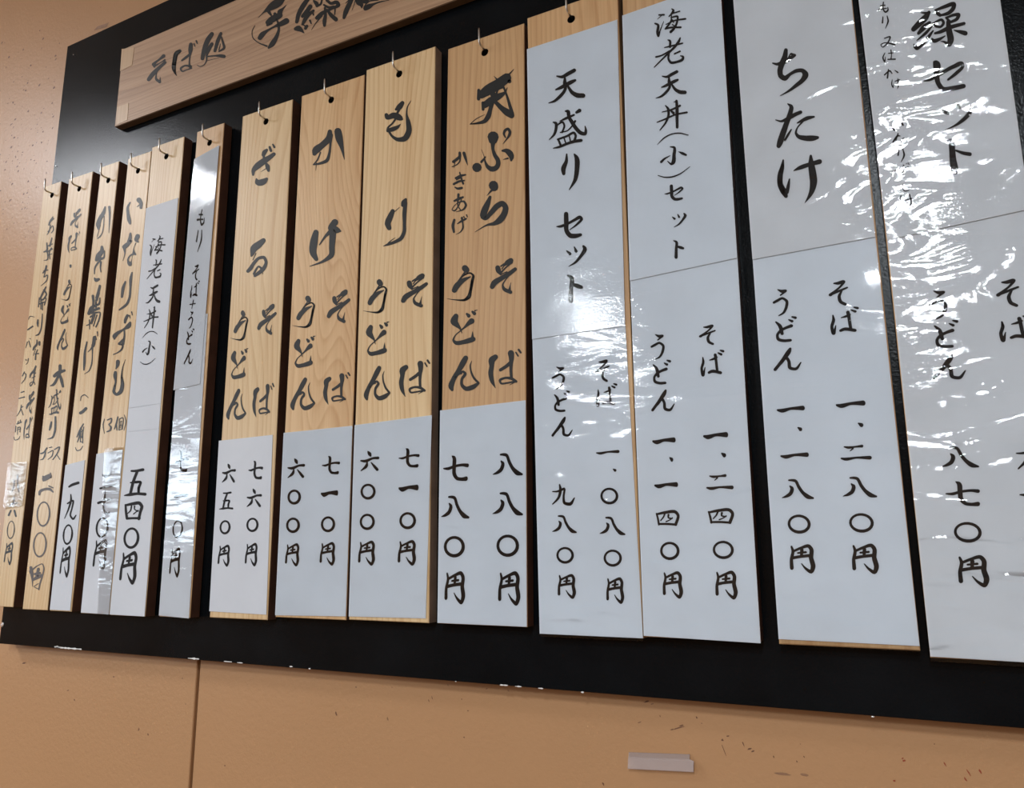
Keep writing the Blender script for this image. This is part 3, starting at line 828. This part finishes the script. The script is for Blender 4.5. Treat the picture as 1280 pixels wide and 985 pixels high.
B('six', 'S9', 320, 492, "562,290,6 570,302,16 575,312,8/527,336,7 545,338,12 590,323,10 612,322,13/558,345,7 555,360,13 527,386,4/578,345,5 595,365,12 608,380,13", 4)
B('five', 'S5c', 100, 570, "520,150,18 560,150,22 635,137,26/575,160,24 540,250,26 510,370,24/510,267,12 560,262,24 610,262,22 592,320,24 590,370,22/450,395,10 500,387,26 580,377,24 655,382,28")
B('fourb', 'S5c', 100, 570, "460,490,18 465,560,22 475,625,24/465,492,20 540,477,28 600,472,30 622,500,28 608,560,24 592,630,24/475,625,22 530,622,20 600,622,22/520,502,14 510,545,12 475,580,7/550,502,14 550,532,10 585,552,13/540,580,10 588,542,9")
# plank 11 prices
C('eight', 'S11b', 750, 645.8, 782, 669); RING('S11b', 505, 822, 46, 43, 11, 640, 492, 4, 0.1); C('yen', 'S11b', 758.3, 721.5, 780.8, 754.8)
C('eight', 'S11b', 690.8, 643.8, 721.3, 666.5); RING('S11b', 267, 808, 44, 42, 11, 640, 492, 4, 0.1); C('yen', 'S11b', 697.5, 717.5, 720.5, 748.5)
# plank 12
B('umi', 'S12a', 790, 0, "275,160,14 325,158,16/300,166,8 260,202,4/235,245,14 262,256,20 260,340,24 268,370,20 285,320,12 322,225,5/402,100,9 418,112,20 400,150,18 375,175,10/400,148,12 482,123,12/400,165,9 395,220,16 345,293,18/338,300,14 380,288,16 492,284,18/395,186,12 460,176,18 455,230,18 430,290,20 392,330,24/345,255,9 430,217,14 540,199,16/410,210,12 422,236,10/410,256,11 428,270,11")
B('oi', 'S12a', 790, 0, "365,410,10 380,415,18 385,480,20/330,485,9 400,470,16 510,443,14/486,390,13 475,420,22 440,470,22 370,540,18 300,610,14 228,682,9/245,580,16 300,565,14 380,518,12/430,548,14 485,523,16/375,540,18 370,600,20 395,635,24 450,630,22 513,598,24 515,578,20 490,568,10")
C('ten', 'S12a', 820.3, 89, 859.1, 124.2)
B('don', 'S12a', 790, 110, "340,185,10 365,215,22 370,280,22 345,350,18 285,430,9/450,138,22 455,200,28 455,300,28 457,402,24/425,150,7 448,140,11/305,250,7 400,226,16 485,186,20/255,352,9 320,327,14 450,272,16 553,253,18/398,240,18 420,260,26")
B('lp', 'S12a', 790, 110, "258,575,4 330,505,12 400,470,11 480,460,12 567,480,8")
B('ko', 'S12a', 790, 110, "388,597,9 425,602,22 425,680,30 415,755,32 400,768,22 360,740,7/297,748,22 325,720,18 387,684,5/470,645,5 510,662,24 545,678,18")
B('rp', 'S12a', 790, 110, "265,882,6 330,900,11 400,898,13 480,870,11 583,795,5")
C('se', 'S12a', 831.3, 231.6, 855, 251.9); C('tsu', 'S12a', 840.6, 267, 859, 285); C('to', 'S12a', 842, 301, 856, 323.5)
C('u', 'S12b', 813.8, 418, 831.3, 449.8); C('do', 'S12b', 816.3, 449.8, 839.3, 481); C('n', 'S12b', 814.3, 487, 843.8, 514.5)
C('so', 'S12b', 874.3, 406, 894.3, 431.5); C('ba', 'S12b', 875.8, 437.3, 905.8, 471)
C('one', 'S12b', 815.8, 547, 845, 555.3); C('com', 'S12b', 837, 571.5, 842, 577.3); C('one', 'S12b', 818.3, 602.8, 848, 610.3)
RING('S12b', 790, 786, 49, 46, 12, 640, 492, 4, 0.1); C('yen', 'S12b', 828.8, 714, 854.3, 748.3)
C('one', 'S12b', 879.3, 540.3, 910.5, 549); C('com', 'S12b', 901.7, 566, 908, 571.8); C('two', 'S12b', 883.3, 592.8, 916, 612.5)
C('four', 'S12b', 885, 635, 918, 655); RING('S12b', 1057, 781, 53, 46, 12, 640, 492, 4, 0.1); C('yen', 'S12b', 894.5, 713.3, 922.5, 749.3)
# plank 13
B('chi', 'S13a', 950, 50, "262,112,34 252,175,46 222,250,50 203,320,48 212,370,46 250,393,46 300,355,28 370,318,34 430,318,38 458,355,54 430,410,42 370,460,34 290,520,20 205,568,5/130,242,12 170,252,24 250,227,40 310,190,34 350,163,26/315,150,20 348,165,28/308,150,12 285,188,10")
B('ta', 'S13a', 950, 50, "280,648,10 315,675,34 305,740,42 265,850,46 230,950,52 200,1040,50 190,1068,40/160,808,8 210,822,18 290,790,34 360,752,34 408,732,32/315,905,12 282,960,22 252,1010,18/375,840,10 420,817,26 480,790,34 542,778,18/430,825,16 375,890,13 362,940,22 382,970,32 450,990,46 540,990,46 578,985,28")
B('ke', 'S13a', 950, 160, "235,330,14 225,400,36 205,480,48 205,570,50 240,645,54 262,688,36/272,650,34 285,590,30 298,518,12/340,435,8 400,407,34 500,372,36 598,345,44/510,288,22 515,370,54 530,470,66 538,540,66 520,640,46 490,700,26 452,755,5")
C('u', 'S13b', 966.3, 361.8, 985.8, 395.5); C('do', 'S13b', 969.3, 395.5, 996.3, 428); C('n', 'S13b', 967, 434.8, 1002, 464)
C('so', 'S13b', 1036.3, 350.5, 1059.5, 382.3); C('ba', 'S13b', 1038, 383.5, 1073.8, 419)
C('one', 'S13b', 971.3, 507.5, 1006.3, 515.8); C('com', 'S13b', 997, 534, 1003, 539); C('one', 'S13b', 975.8, 565.8, 1011.3, 573.3)
C('eight', 'S13b', 977.5, 598.8, 1017.5, 624); RING('S13b', 156, 652, 58, 48, 13, 960, 492, 4, 0.1)
C('one', 'S13b', 1045, 501, 1082, 510); C('com', 'S13b', 1072.5, 528.5, 1079.5, 534)
C('eight', 'S13b', 1053.8, 595.8, 1096.3, 622); RING('S13b', 467, 646, 62, 49, 13, 960, 492, 4, 0.1); C('yen', 'S13b', 1065, 679.5, 1098.8, 717.5)
# plank 14
B('kuri', 'S14a', 1080, 0, "650,135,30 612,190,56 560,240,56 495,305,44/575,140,12 640,145,28/655,240,30 600,285,46 545,345,28/680,272,16 620,340,26 530,415,10/690,320,14 630,400,34 575,460,34 530,485,52/505,480,26 500,455,12/710,112,14 735,145,34 760,165,30/720,112,20 800,82,30 900,58,38 895,88,38 850,140,34 770,165,20/690,245,20 715,270,24/700,242,18 780,212,24 795,240,26 765,280,22 720,277,22/820,190,20 855,225,24/830,187,20 900,162,26 945,160,34 930,200,30 870,232,24/710,345,20 760,332,30 850,290,36 1000,247,28/842,230,36 850,320,54 865,420,56 852,455,46/845,460,36 800,430,18 765,425,5/810,372,10 745,408,30 695,420,34 680,400,18/900,315,8 960,330,32 1012,345,42")
B(None, 'S14a', 1080, 0, "555,-10,14 615,-12,40 680,-8,12/600,-90,30 700,-120,34/540,-50,26 720,-80,30/630,-130,30 630,-20,34")
B(None, 'S14a', 1080, 0, "600,820,12 650,812,22 760,752,30 900,675,36 978,652,40 985,672,32 930,736,32 840,808,20/695,630,12 720,645,56 725,740,50 740,840,44 790,903,44 880,895,44 995,872,40")
B(None, 'S14a', 1080, 110, "775,225,18 815,252,36 842,268,22/930,165,16 950,210,30/1070,190,26 1060,250,38 1000,320,36 920,380,22 825,425,5/812,535,12 870,548,54 880,620,54 888,720,60 905,835,76/920,635,18 990,660,30 1058,672,34")
B('mos', 'S14a', 1080, 0, "195,35,11 190,70,11 195,110,13 215,133,15 240,115,13 238,85,7/165,70,10 210,65,11/150,108,13 190,100,11 225,95,9")
B('ris', 'S14a', 1080, 0, "190,180,9 185,240,15/232,172,9 242,220,15 215,297,5")
B(None, 'S14a', 1080, 0, "205,395,9 262,380,13 250,420,13 180,480,9 170,460,9 205,440,9 255,445,13 308,460,15/210,540,7 190,590,13 207,628,13 215,580,5/245,545,9 290,540,9/270,512,11 275,560,9 270,605,11/240,605,11 313,603,13/205,760,11 262,720,13 280,745,9/245,705,11 235,790,15/310,715,7 338,735,13")
C('ke', 'S14a', 1114, 99, 1125, 113)
B(None, 'S14a', 1080, 110, "275,390,8 290,420,12 320,435,13 322,400,5/378,360,14 390,380,17/290,550,13 345,487,13 360,490,9/340,465,11 320,530,13/398,510,9 360,540,9/370,545,18 365,575,22 340,575,20/345,570,13 405,545,7/350,620,7 342,680,15/388,620,9 402,680,17 372,748,5/310,835,7 380,812,9 443,800,11/395,780,11 395,830,11 382,850,18 400,865,11 385,880,7/425,765,10/442,758,9 450,775,7")
B(None, 'S14a', 960, 0, "677,925,4 673,945,4 685,960,4 705,955,3", 4)
B(None, 'S14a', 960, 246, "665,0,5 655,22,5 650,30,3/663,15,5 665,52,5/685,22,4 720,12,5/708,-8,5 712,45,5 700,50,4 690,42,3/690,30,4 697,36,6", 4)
C('u', 'S14b', 1160, 363.5, 1184.4, 400); C('do', 'S14b', 1167.5, 400, 1198.1, 435.6); C('n', 'S14b', 1165, 442.8, 1207.5, 475.3)
C('so', 'S14b', 1245.4, 348.8, 1273, 384); C('ba', 'S14b', 1248.8, 391, 1290, 428)
RING('S14b', 998, 693, 70, 52, 14, 960, 492, 4, 0.1); C('yen', 'S14b', 1197.5, 693.8, 1236.8, 734)
C('nine', 'S14b', 1269.5, 555, 1312, 588); C('seven', 'S14b', 1274, 603, 1318, 634); RING('S14b', 1306, 662, 17, 13, 3.4)
C('yen', 'S14b', 1283, 686, 1324, 728)
# plank 10 prices
C('seven', 'S10', 554.3, 569.5, 585.8, 601.3); C('eight', 'S10', 552, 619.5, 587, 648.3); RING('S10', 993, 765, 53, 54, 14, 320, 492, 4, 0.1); C('yen', 'S10', 556, 714, 582, 755.3)
C('eight', 'S10', 616.3, 566.5, 653.8, 594.5); C('eight', 'S10', 616, 615, 654, 644.5); RING('S10', 635, 682, 14.2, 14, 3.5, tilt=0.1); C('yen', 'S10', 623, 714, 651, 757)
# plank 9
RING('S9', 562, 490, 38, 40, 11, 320, 492, 4, 0.1); RING('S9', 558, 641, 38, 41, 11, 320, 492, 4, 0.1); C('yen', 'S9', 448, 675.8, 469.3, 707)
C('seven', 'S9', 498.8, 560.3, 524.3, 584.5); C('one', 'S9', 498.8, 606, 523.8, 614.5); RING('S9', 760, 635, 42, 43, 12, 320, 492, 4, 0.1); C('yen', 'S9', 497.5, 675, 520.5, 707)
# plank 8
C('six', 'S8', 360, 573, 382, 597.5); RING('S8', 193, 517, 34, 38, 11, 320, 492, 4, 0.1); RING('S8', 187, 658, 35, 39, 11, 320, 492, 4, 0.1); C('yen', 'S8', 356.8, 679, 374.8, 708)
C('seven', 'S8', 403, 570, 425, 593); C('one', 'S8', 401.8, 613, 423.3, 621); RING('S8', 362, 653, 36, 40, 11, 320, 492, 4, 0.1); C('yen', 'S8', 400, 677.5, 419.5, 707)
# plank 7
C('six', 'S7', 278, 579.5, 295.5, 603.3); C('five', 'S7', 274.5, 614.5, 292, 637); RING('S7', 281.8, 659, 6.9, 8.9, 2.2, tilt=0.1); C('yen', 'S7', 272.5, 680.8, 288, 708.3)
C('seven', 'S7', 311, 576, 329, 599.3); C('six', 'S7', 309, 610.8, 328, 634); RING('S7', 316, 656, 7.6, 9, 2.3, tilt=0.1); C('yen', 'S7', 306.5, 678.5, 322.5, 708)
# plank 6
C('mos', 'S6a', 247, 262, 256.9, 283); C('ris', 'S6a', 246, 287.5, 254, 315.6); C('so', 'S6a', 241.6, 331, 250, 351); C('ba', 'S6a', 238.8, 351, 251, 373)
B(None, 'S6a', 130, 360, "870,168,9 922,158,9/905,125,9 888,208,5")
C('u', 'S6a', 236.5, 389.4, 243, 411); C('do', 'S6a', 234, 411, 244.2, 431.5); C('n', 'S6a', 230.9, 436.5, 242.5, 455.6)
C('seven', 'S6b', 219.5, 564, 236, 590.3); C('one', 'S6b', 218, 617, 235.5, 623); RING('S6b', 982, 730, 54, 90, 15, 100, 570, 8, 0.1); C('yen', 'S6b', 212, 684, 226.5, 722)
# plank 5
C('umi', 'S5a', 187.6, 294.5, 207.5, 320); C('oi', 'S5a', 184, 324, 203.3, 349.2); C('ten', 'S5a', 182.5, 355.6, 201, 379.4); C('don', 'S5a', 180, 383.1, 198.8, 410.6)
C('lp', 'S5a', 178.3, 413.8, 197.3, 423); C('ko', 'S5a', 178.1, 426, 194.4, 444.4); C('rp', 'S5a', 175.6, 447.6, 195, 456.2)
RING('S5c', 518, 820, 80, 108, 22, 100, 570, 8, 0.12); C('yen', 'S5c', 149.5, 688.8, 172.5, 730.8)
# plank 4 price
B(None, 'S4', 0, 570, "1035,190,18 1060,203,22 1112,183,16/1080,205,14 1055,225,8/1008,325,18 1060,312,22 1138,295,18/988,470,22 1050,447,20 1118,430,13/1057,360,16 1050,450,20 1045,540,20 1072,575,22 1100,560,12")
RING('S4', 1027, 715, 66, 106, 19, 0, 570, 8, 0.12); C('yen', 'S4', 116.3, 673.5, 135, 713.2)
# plank 3 price
B(None, 'S3', 0, 570, "695,308,16 720,292,22 788,268,24/713,385,10 715,440,18 690,530,14 650,625,5/680,475,13 735,447,16 725,520,13 710,600,15 735,630,18 765,592,9")
RING('S3', 683, 785, 52, 104, 17, 0, 570, 8, 0.1); C('yen', 'S3', 75, 682.3, 89.2, 722)
# large helping character reuses the printed shape
C('mori', 'W2', 60.6, 486.5, 76.5, 518.8)
C('yen', 'W1', 4.8, 677.5, 16.6, 706.5)

# ---------------------------------------------------------------- header sign
YS = 0.855
sx0 = pix(148, 110, YS)[0]
sz1 = pix(152, 62, YS)[1]
sz0 = pix(145.5, 158, YS)[1]
SX1 = 0.25
sign = bpy.data.objects.new('header_sign', None)
COL.objects.link(sign)
tag(sign, 'long horizontal wooden shop sign with black brush calligraphy, across the top of the black board', 'sign')
bm = bmesh.new()
add_box(bm, sx0, SX1, YS, YB - 0.0002, sz0, sz1, 0.0012)
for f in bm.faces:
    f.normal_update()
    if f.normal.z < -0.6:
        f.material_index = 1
me = bpy.data.meshes.new('sign_plank')
bm.to_mesh(me)
bm.free()
link('sign_plank', me, [M['sign'], M['sign_under']], sign)
for quad in ([(152.5, 61.5), (168, 59.5), (165, 82), (150.5, 89)], [(146.5, 134), (161, 129), (159.5, 150), (145.5, 156.5)]):
    bm = bmesh.new()
    pp = [pix(x, y, YS) for x, y in quad]
    fr_ = [bm.verts.new((p[0], YS - 0.0006, p[1])) for p in pp]
    bk_ = [bm.verts.new((p[0], YS + 0.0004, p[1])) for p in pp]
    bm.faces.new(fr_)
    for i in range(4):
        bm.faces.new((fr_[i], bk_[i], bk_[(i + 1) % 4], fr_[(i + 1) % 4]))
    o = from_bm('end_block', bm, M['end'], sign)
    o['label'] = 'paler square block let into the sign end'
write_runs('lettering', 'SIGN', YS - 0.0003, M['ink_wood'], sign, (0, 0, 0))

# ---------------------------------------------------------------- hanging planks
ZT = {}
# id: front corners (tl, tr, br, bl) in the photo, hole, wood, side material, label
PL = {
 1: ((54.5, 237), (77, 223), (16, 759), (-6, 758), (65, 244), 'plank', 'stain', 'outermost left wooden menu plank, handwritten takeaway raw soba, clear tape over its price'),
 2: ((86, 226), (116, 212), (59, 763), (28, 761.5), (99, 236), 'plank', 'stain', 'wooden menu plank handwritten そば・うどん 大盛り, price 二〇〇円 brushed straight on the wood'),
 3: ((126, 211), (149, 199), (89, 765), (62, 763), (135.3, 225.5), 'plank', 'stain', 'narrow wooden menu plank handwritten かき揚げ with a white 一九〇円 price slip'),
 4: ((160, 201), (189.3, 186), (136.6, 768.5), (101, 766), (172.5, 213.5), 'plank', 'stain', 'wooden menu plank brushed いなりずし, glossy taped price slip at its foot'),
 5: ((190, 185.5), (230.5, 169), (181, 771), (137.5, 768.5), (208, 195.5), 'plank', 'stain', 'wooden menu plank with three white slips, 海老天丼（小） priced 五四〇円'),
 6: ((246, 169), (280.5, 149), (237, 773.5), (199, 769.5), (262, 178.5), 'plank_warm', 'stain', 'narrow plank all under white film, もり そば＋うどん, bright glare at its top'),
 7: ((303, 149), (366, 120), (334, 776), (262, 771), (332.5, 152), 'plank', 'stain', 'pale wooden menu plank brushed ざる, white slip priced 六五〇円 and 七六〇円'),
 8: ((377, 120), (455.5, 93), (432.5, 774.5), (344, 772), (414, 125), 'plank_warm', 'stain', 'cathedral-grained wooden menu plank brushed かけ, between the ざる and もり planks'),
 9: ((458, 87.5), (544, 57.5), (536, 778.5), (436, 775), (499, 92.5), 'plank', 'stain_grey', 'wooden menu plank brushed もり with a shining vertical sheen, worn grey side edge'),
 10: ((560, 61), (655, 29), (659, 784), (547.5, 779), (606, 65.5), 'plank_aged', 'stain', 'wooden menu plank brushed 天ぷら with small かきあげ beside it'),
 11: ((659, 20.5), (771.5, -15), (804, 798), (675, 792), (714, 24), 'plank_aged', 'raw_edge', 'white-papered menu plank 天盛りセット with a bare wooden top and hook in view'),
 12: ((776.5, -45), (897, -95), (951, 804), (805, 794.5), None, 'plank_aged', 'stain', 'white-papered menu plank printed 海老天丼（小）セット'),
 13: ((912, -95), (1053, -160), (1150.5, 814), (974, 804.5), None, 'plank_aged', 'stain', 'white-papered menu plank printed ちたけ, bare wood strip along its bottom edge'),
 14: ((1062, -165), (1228, -240), (1352, 832), (1163, 821.5), None, 'plank_aged', 'stain', 'rightmost white-papered menu plank, 繰セット under strongly glaring wrinkled film'),
}
ZTOP = CAM_Z + 0.838 * YF
HOLE_Z = CAM_Z + 0.808 * YF


def qpt(x, y, Y=YF):
    return pix(x, y, Y)


PGEO = {}
for pid, (tl, tr, br, blc, hole, wm, sm, lab) in PL.items():
    a, b_, c, d = [qpt(*p) for p in (tl, tr, br, blc)]
    if pid >= 12:       # top edge lies above the picture
        ev = {12: (-0.316, -0.169), 13: (-0.1525, -0.0055), 14: (0.0045, 0.1505)}[pid]
        a = np.array([ev[0] * YF, ZTOP]); b_ = np.array([ev[1] * YF, ZTOP])
        c = np.array([(ev[1] - 0.004) * YF if pid < 13 else ev[1] * YF, c[1] if pid < 14 else d[1]])
    if pid == 14:
        b_ = np.array([pix(1249, 0)[0], ZTOP]); c = pix(1352, 832)
    if pid == 12:
        b_ = np.array([-0.1712 * YF, ZTOP]); c = pix(951, 804)
    if pid == 11:
        b_ = np.array([b_[0] + 0.000, a[1]])
    zt = (a[1] + b_[1]) / 2 if pid < 11 else ZTOP
    zb = (c[1] + d[1]) / 2
    XL_t, XL_b, XR_t, XR_b = a[0], d[0], b_[0], c[0]
    if pid == 1:
        XL_t = XL_b = pix(54.5, 237)[0]
    mx = (XL_b + XR_b) / 2
    hz = pix(*hole)[1] if hole else HOLE_Z
    hx = pix(*hole)[0] if hole else (XL_t + XR_t) / 2
    PGEO[pid] = (XL_t, XL_b, XR_t, XR_b, zt, zb)
    e = bpy.data.objects.new('menu_plank', None)
    e.location = (mx, YF, zb)
    COL.objects.link(e)
    tag(e, lab, 'menu board' if False else 'menu plank', 'hanging menu planks')
    bpy.context.view_layer.update()

    # front and back faces with a round hole through the plank
    R_ = 0.0056
    YK = YB - 0.0015
    bm = bmesh.new()
    S_ = 0.011
    nn = 16

    def XL(z):
        t = (zt - z) / (zt - zb)
        return XL_t + (XL_b - XL_t) * t

    def XR(z):
        t = (zt - z) / (zt - zb)
        return XR_t + (XR_b - XR_t) * t
    bev = 0.0009
    rings = {}
    for (Y, ins) in ((YF, bev), (YF + bev, 0), (YK - bev, 0), (YK, bev)):
        rings[(Y, ins)] = [bm.verts.new(v) for v in ((XL(zt) + ins, Y, zt - ins), (XR(zt) - ins, Y, zt - ins), (XR(zb) - ins, Y, zb + ins), (XL(zb) + ins, Y, zb + ins))]
    rk = list(rings.values())
    for i in range(3):
        for k in range(4):
            f = bm.faces.new((rk[i][k], rk[i][(k + 1) % 4], rk[i + 1][(k + 1) % 4], rk[i + 1][k]))
            if i == 1:
                f.material_index = 1 if k != 2 else 0
    circ = []
    for (Y, rg) in ((YF, rk[0]), (YK, rk[3])):
        h = [bm.verts.new((hx + R_ * math.cos(2 * math.pi * (k + 0.5) / nn), Y, hz + R_ * math.sin(2 * math.pi * (k + 0.5) / nn))) for k in range(nn)]
        es = [bm.edges.new((h[k], h[(k + 1) % nn])) for k in range(nn)]
        es += [bm.edges.get((rg[k], rg[(k + 1) % 4])) for k in range(4)]
        bmesh.ops.triangle_fill(bm, edges=es, use_beauty=True)
        circ.append(h)
    for k in range(nn):
        f = bm.faces.new((circ[0][k], circ[0][(k + 1) % nn], circ[1][(k + 1) % nn], circ[1][k]))
        f.material_index = 2
    # remove any face that closed the hole itself
    for f in list(bm.faces):
        if len(f.verts) == 3 and all(v in circ[0] for v in f.verts):
            bm.faces.remove(f)
    for f in list(bm.faces):
        if len(f.verts) == 3 and all(v in circ[1] for v in f.verts):
            bm.faces.remove(f)
    bmesh.ops.recalc_face_normals(bm, faces=bm.faces)
    bmesh.ops.translate(bm, verts=bm.verts, vec=(-mx, -YF, -zb))
    me = bpy.data.meshes.new('wooden_body')
    bm.to_mesh(me)
    bm.free()
    body = link('wooden_body', me, [M[wm], M[sm], M['hole']], e)
    PGEO[pid] = PGEO[pid] + (e, XL, XR, hx, hz, mx)

    # the steel hook in the board that the plank hangs from
    bm = bmesh.new()
    zc = hz + R_ - 0.0019
    r = 0.0015
    pts = [(hx, YB + 0.003, zc), (hx, YF - 0.010, zc)]
    for k in range(1, 6):
        a_ = math.pi / 2 * k / 6
        pts.append((hx, YF - 0.010 - 0.006 * math.sin(a_), zc + 0.006 * (1 - math.cos(a_))))
    pts += [(hx, YF - 0.016, zc + 0.006), (hx, YF - 0.0165, zc + 0.020), (hx, YF - 0.0165, zc + 0.0235)]
    tube(bm, pts, [r] * (len(pts) - 1) + [r * 0.6], 10)
    o = from_bm('hook', bm, M['steel'], board, smooth=True)


def flat_facing_room(name, bm, verts, m, parent):
    f = bm.faces.new(verts)
    f.normal_update()
    if f.normal.y > 0:
        f.normal_flip()
    me = bpy.data.meshes.new(name)
    bm.to_mesh(me)
    bm.free()
    return link(name, me, m, parent)


# ---------------------------------------------------------------- sheets, films and writing on the planks
def zat(x, y):
    return pix(x, y)[1]


def sheet(pid, sid, left_top, right_top, left_bot, right_bot, lift=0.0007, paper='paper', filmname='film_flat', over=0.0, part='paper_sheet', x_in=(0.0, 0.0), label=None, filmext=0.0):
    """a paper slip on a plank, its print, and the clear film over it; corners are photo pixels"""
    (XL_t, XL_b, XR_t, XR_b, zt, zb, e, XL, XR, hx, hz, mx) = PGEO[pid]
    q = [pix(*p) for p in (left_top, right_top, right_bot, left_bot)]
    # edges that run along the plank follow the plank
    base = Vector((mx, YF, zb))
    nx_, nz_ = 6, 22
    bm = bmesh.new()
    Yp = YF - lift
    grid = []
    for j in range(nz_ + 1):
        t = j / nz_
        row = []
        for i in range(nx_ + 1):
            s = i / nx_
            p = (q[0] * (1 - s) + q[1] * s) * (1 - t) + (q[3] * (1 - s) + q[2] * s) * t
            row.append(bm.verts.new((p[0] - base.x, Yp - base.y, p[1] - base.z)))
        grid.append(row)
    for j in range(nz_):
        for i in range(nx_):
            bm.faces.new((grid[j][i], grid[j][i + 1], grid[j + 1][i + 1], grid[j + 1][i]))
    # thin edge back to the plank
    rim = [grid[0][i] for i in range(nx_ + 1)] + [grid[j][nx_] for j in range(1, nz_ + 1)] + [grid[nz_][i] for i in range(nx_ - 1, -1, -1)] + [grid[j][0] for j in range(nz_ - 1, 0, -1)]
    back = [bm.verts.new((v.co.x, v.co.y + 0.0004, v.co.z)) for v in rim]
    for k in range(len(rim)):
        bm.faces.new((rim[k], rim[(k + 1) % len(rim)], back[(k + 1) % len(rim)], back[k]))
    sh = from_bm(part, bm, M[paper], e)
    if label:
        sh['label'] = label
    write_runs('lettering', sid, Yp - 0.00025, M['ink_paper'], sh, base)
    if filmname:
        bm = bmesh.new()
        Yf = Yp - 0.0006
        qq = [v.copy() for v in q]
        qq[2] = qq[2] + np.array([0, -filmext]); qq[3] = qq[3] + np.array([0, -filmext])
        g = [bm.verts.new((p[0] - base.x, Yf - base.y, p[1] - base.z)) for p in qq]
        flat_facing_room('laminate_film', bm, g, M[filmname], sh)
    return sh


def wood_ink(pid, sid, m='ink_wood', lift=0.0003):
    e, mx, zb = PGEO[pid][6], PGEO[pid][11], PGEO[pid][5]
    write_runs('lettering', sid, YF - lift, M[m], e, (mx, YF, zb))


def tape(pid, quad, m='tape', lift=0.0016):
    e, mx, zb = PGEO[pid][6], PGEO[pid][11], PGEO[pid][5]
    bm = bmesh.new()
    q = [pix(*p) for p in quad]
    fr = [bm.verts.new((p[0] - mx, -lift, p[1] - zb)) for p in q]
    return flat_facing_room('clear_tape', bm, fr, M[m], e)


for pid in (1, 2, 3, 4, 7, 8, 9, 10):
    wood_ink(pid, 'W%d' % pid)
wood_ink(2, 'W2g', 'ink_grey')
tape(1, [(11, 579), (35, 577), (29, 632), (4.5, 637)], 'tape_dull')
sheet(3, 'S3', (82.3, 581.5), (106.5, 575), (62.7, 762), (88, 763.3), filmname=None, paper='paper_plain')
sheet(4, 'S4', (121, 567.5), (154, 562), (101.5, 765.6), (136.4, 768), filmname=None, paper='paper_plain')
tape(4, [(131.5, 560.5), (154.2, 558.5), (137, 767), (122, 767)])
sheet(5, 'S5a', (183, 260.5), (223, 247.5), (161, 510.5), (201.3, 504.5), filmname=None, paper='paper_plain')
sheet(5, 'S5b', (161, 510.2), (201.3, 504.3), (158.6, 540), (199, 536), filmname=None, paper='paper_plain', label='blank white strip between the two slips')
sheet(5, 'S5c', (158.6, 539.8), (199.2, 535.8), (137.5, 768), (181, 770.5), filmname=None, paper='paper_plain')
sheet(6, 'S6b', (226, 400), (260, 392), (199, 769.3), (236.5, 773), filmname='film_mid', paper='paper_bright')
sheet(6, 'S6a', (243.8, 199.5), (275, 182), (218, 488), (251, 480), lift=0.0018, filmname='film_mirror', paper='paper_bright')
sheet(7, 'S7', (274, 551), (341.3, 543.6), (262, 764), (333.2, 768.3), filmname=None, paper='paper_plain')
sheet(8, 'S8', (355, 541.2), (440.8, 532.3), (344.3, 769), (432.5, 770.5), filmname='film_mid')
sheet(9, 'S9', (443.7, 531.5), (540.2, 519), (436.3, 770.5), (532.5, 773), filmname='film_mid')
sheet(10, 'S10', (550.5, 513.2), (657.3, 500.4), (547.2, 778.5), (658.8, 783.5), filmname='film_mid')
sheet(11, 'S11a', (659.5, 62.5), (772.3, 25.6), (666, 424.5), (782, 407.5), lift=0.0020, filmname='film_flat')
sheet(11, 'S11b', (666, 423.5), (782, 406.5), (675, 792), (804, 797.8), lift=0.0009, filmname='film_mid', filmext=0.003)
sheet(12, 'S12a', (778.5, 20.5), (900.6, -22), (788, 351.5), (922, 323), lift=0.0020, filmname='film_flat')
sheet(12, 'S12b', (788, 350.5), (922, 322), (805, 794.6), (951, 804), lift=0.0009, filmname='film_mid')
sheet(13, 'S13a', (914, -40), (1056, -85), (941, 325), (1094, 296.8), lift=0.0020, filmname='film_strong', paper='paper_warm')
sheet(13, 'S13b', (941, 324), (1094, 295.8), (973.5, 798.8), (1149.5, 807.5), lift=0.0009, filmname='film_mid', filmext=0.005)
sheet(14, 'S14a', (1066, -60), (1235, -105), (1109, 301), (1287, 262), lift=0.0020, filmname='film_strong', paper='paper_warm')
sheet(14, 'S14b', (1109, 300), (1287, 261), (1163, 820.5), (1352, 832), lift=0.0009, filmname='film_strong', filmext=0.004, paper='paper_warm')

# ---------------------------------------------------------------- frosted plastic holder below the board
a = pix(786.5, 940, YW)
b_ = pix(862.5, 940.5, YW)
c = pix(790, 964, YW)
x0, x1 = a[0], b_[0]
zt, zb = a[1], c[1]
prof = [(0.0, 0.0), (-0.0015, -0.0), (-0.0035, -0.0045), (-0.0045, -0.0058), (-0.0075, -0.0155), (-0.0072, -0.0162), (-0.0058, -0.0162), (-0.0025, -0.0062), (-0.0016, -0.0055), (-0.0, -0.0050)]
bm = bmesh.new()
L0 = []
L1 = []
for (py, pz) in prof:
    L0.append(bm.verts.new((x0 + 0.0, YW + py, zt + pz)))
    L1.append(bm.verts.new((x1 + (0.0 if pz > -0.0056 else 0.0045), YW + py, zt + pz + 0.005)))
n = len(prof)
for i in range(n):
    bm.faces.new((L0[i], L0[(i + 1) % n], L1[(i + 1) % n], L1[i]))
bm.faces.new(L0[::-1])
bm.faces.new(L1)
clip = from_bm('plastic_holder', bm, M['acrylic'])
tag(clip, 'small frosted clear plastic card holder stuck on the tan wall below the board', 'holder')
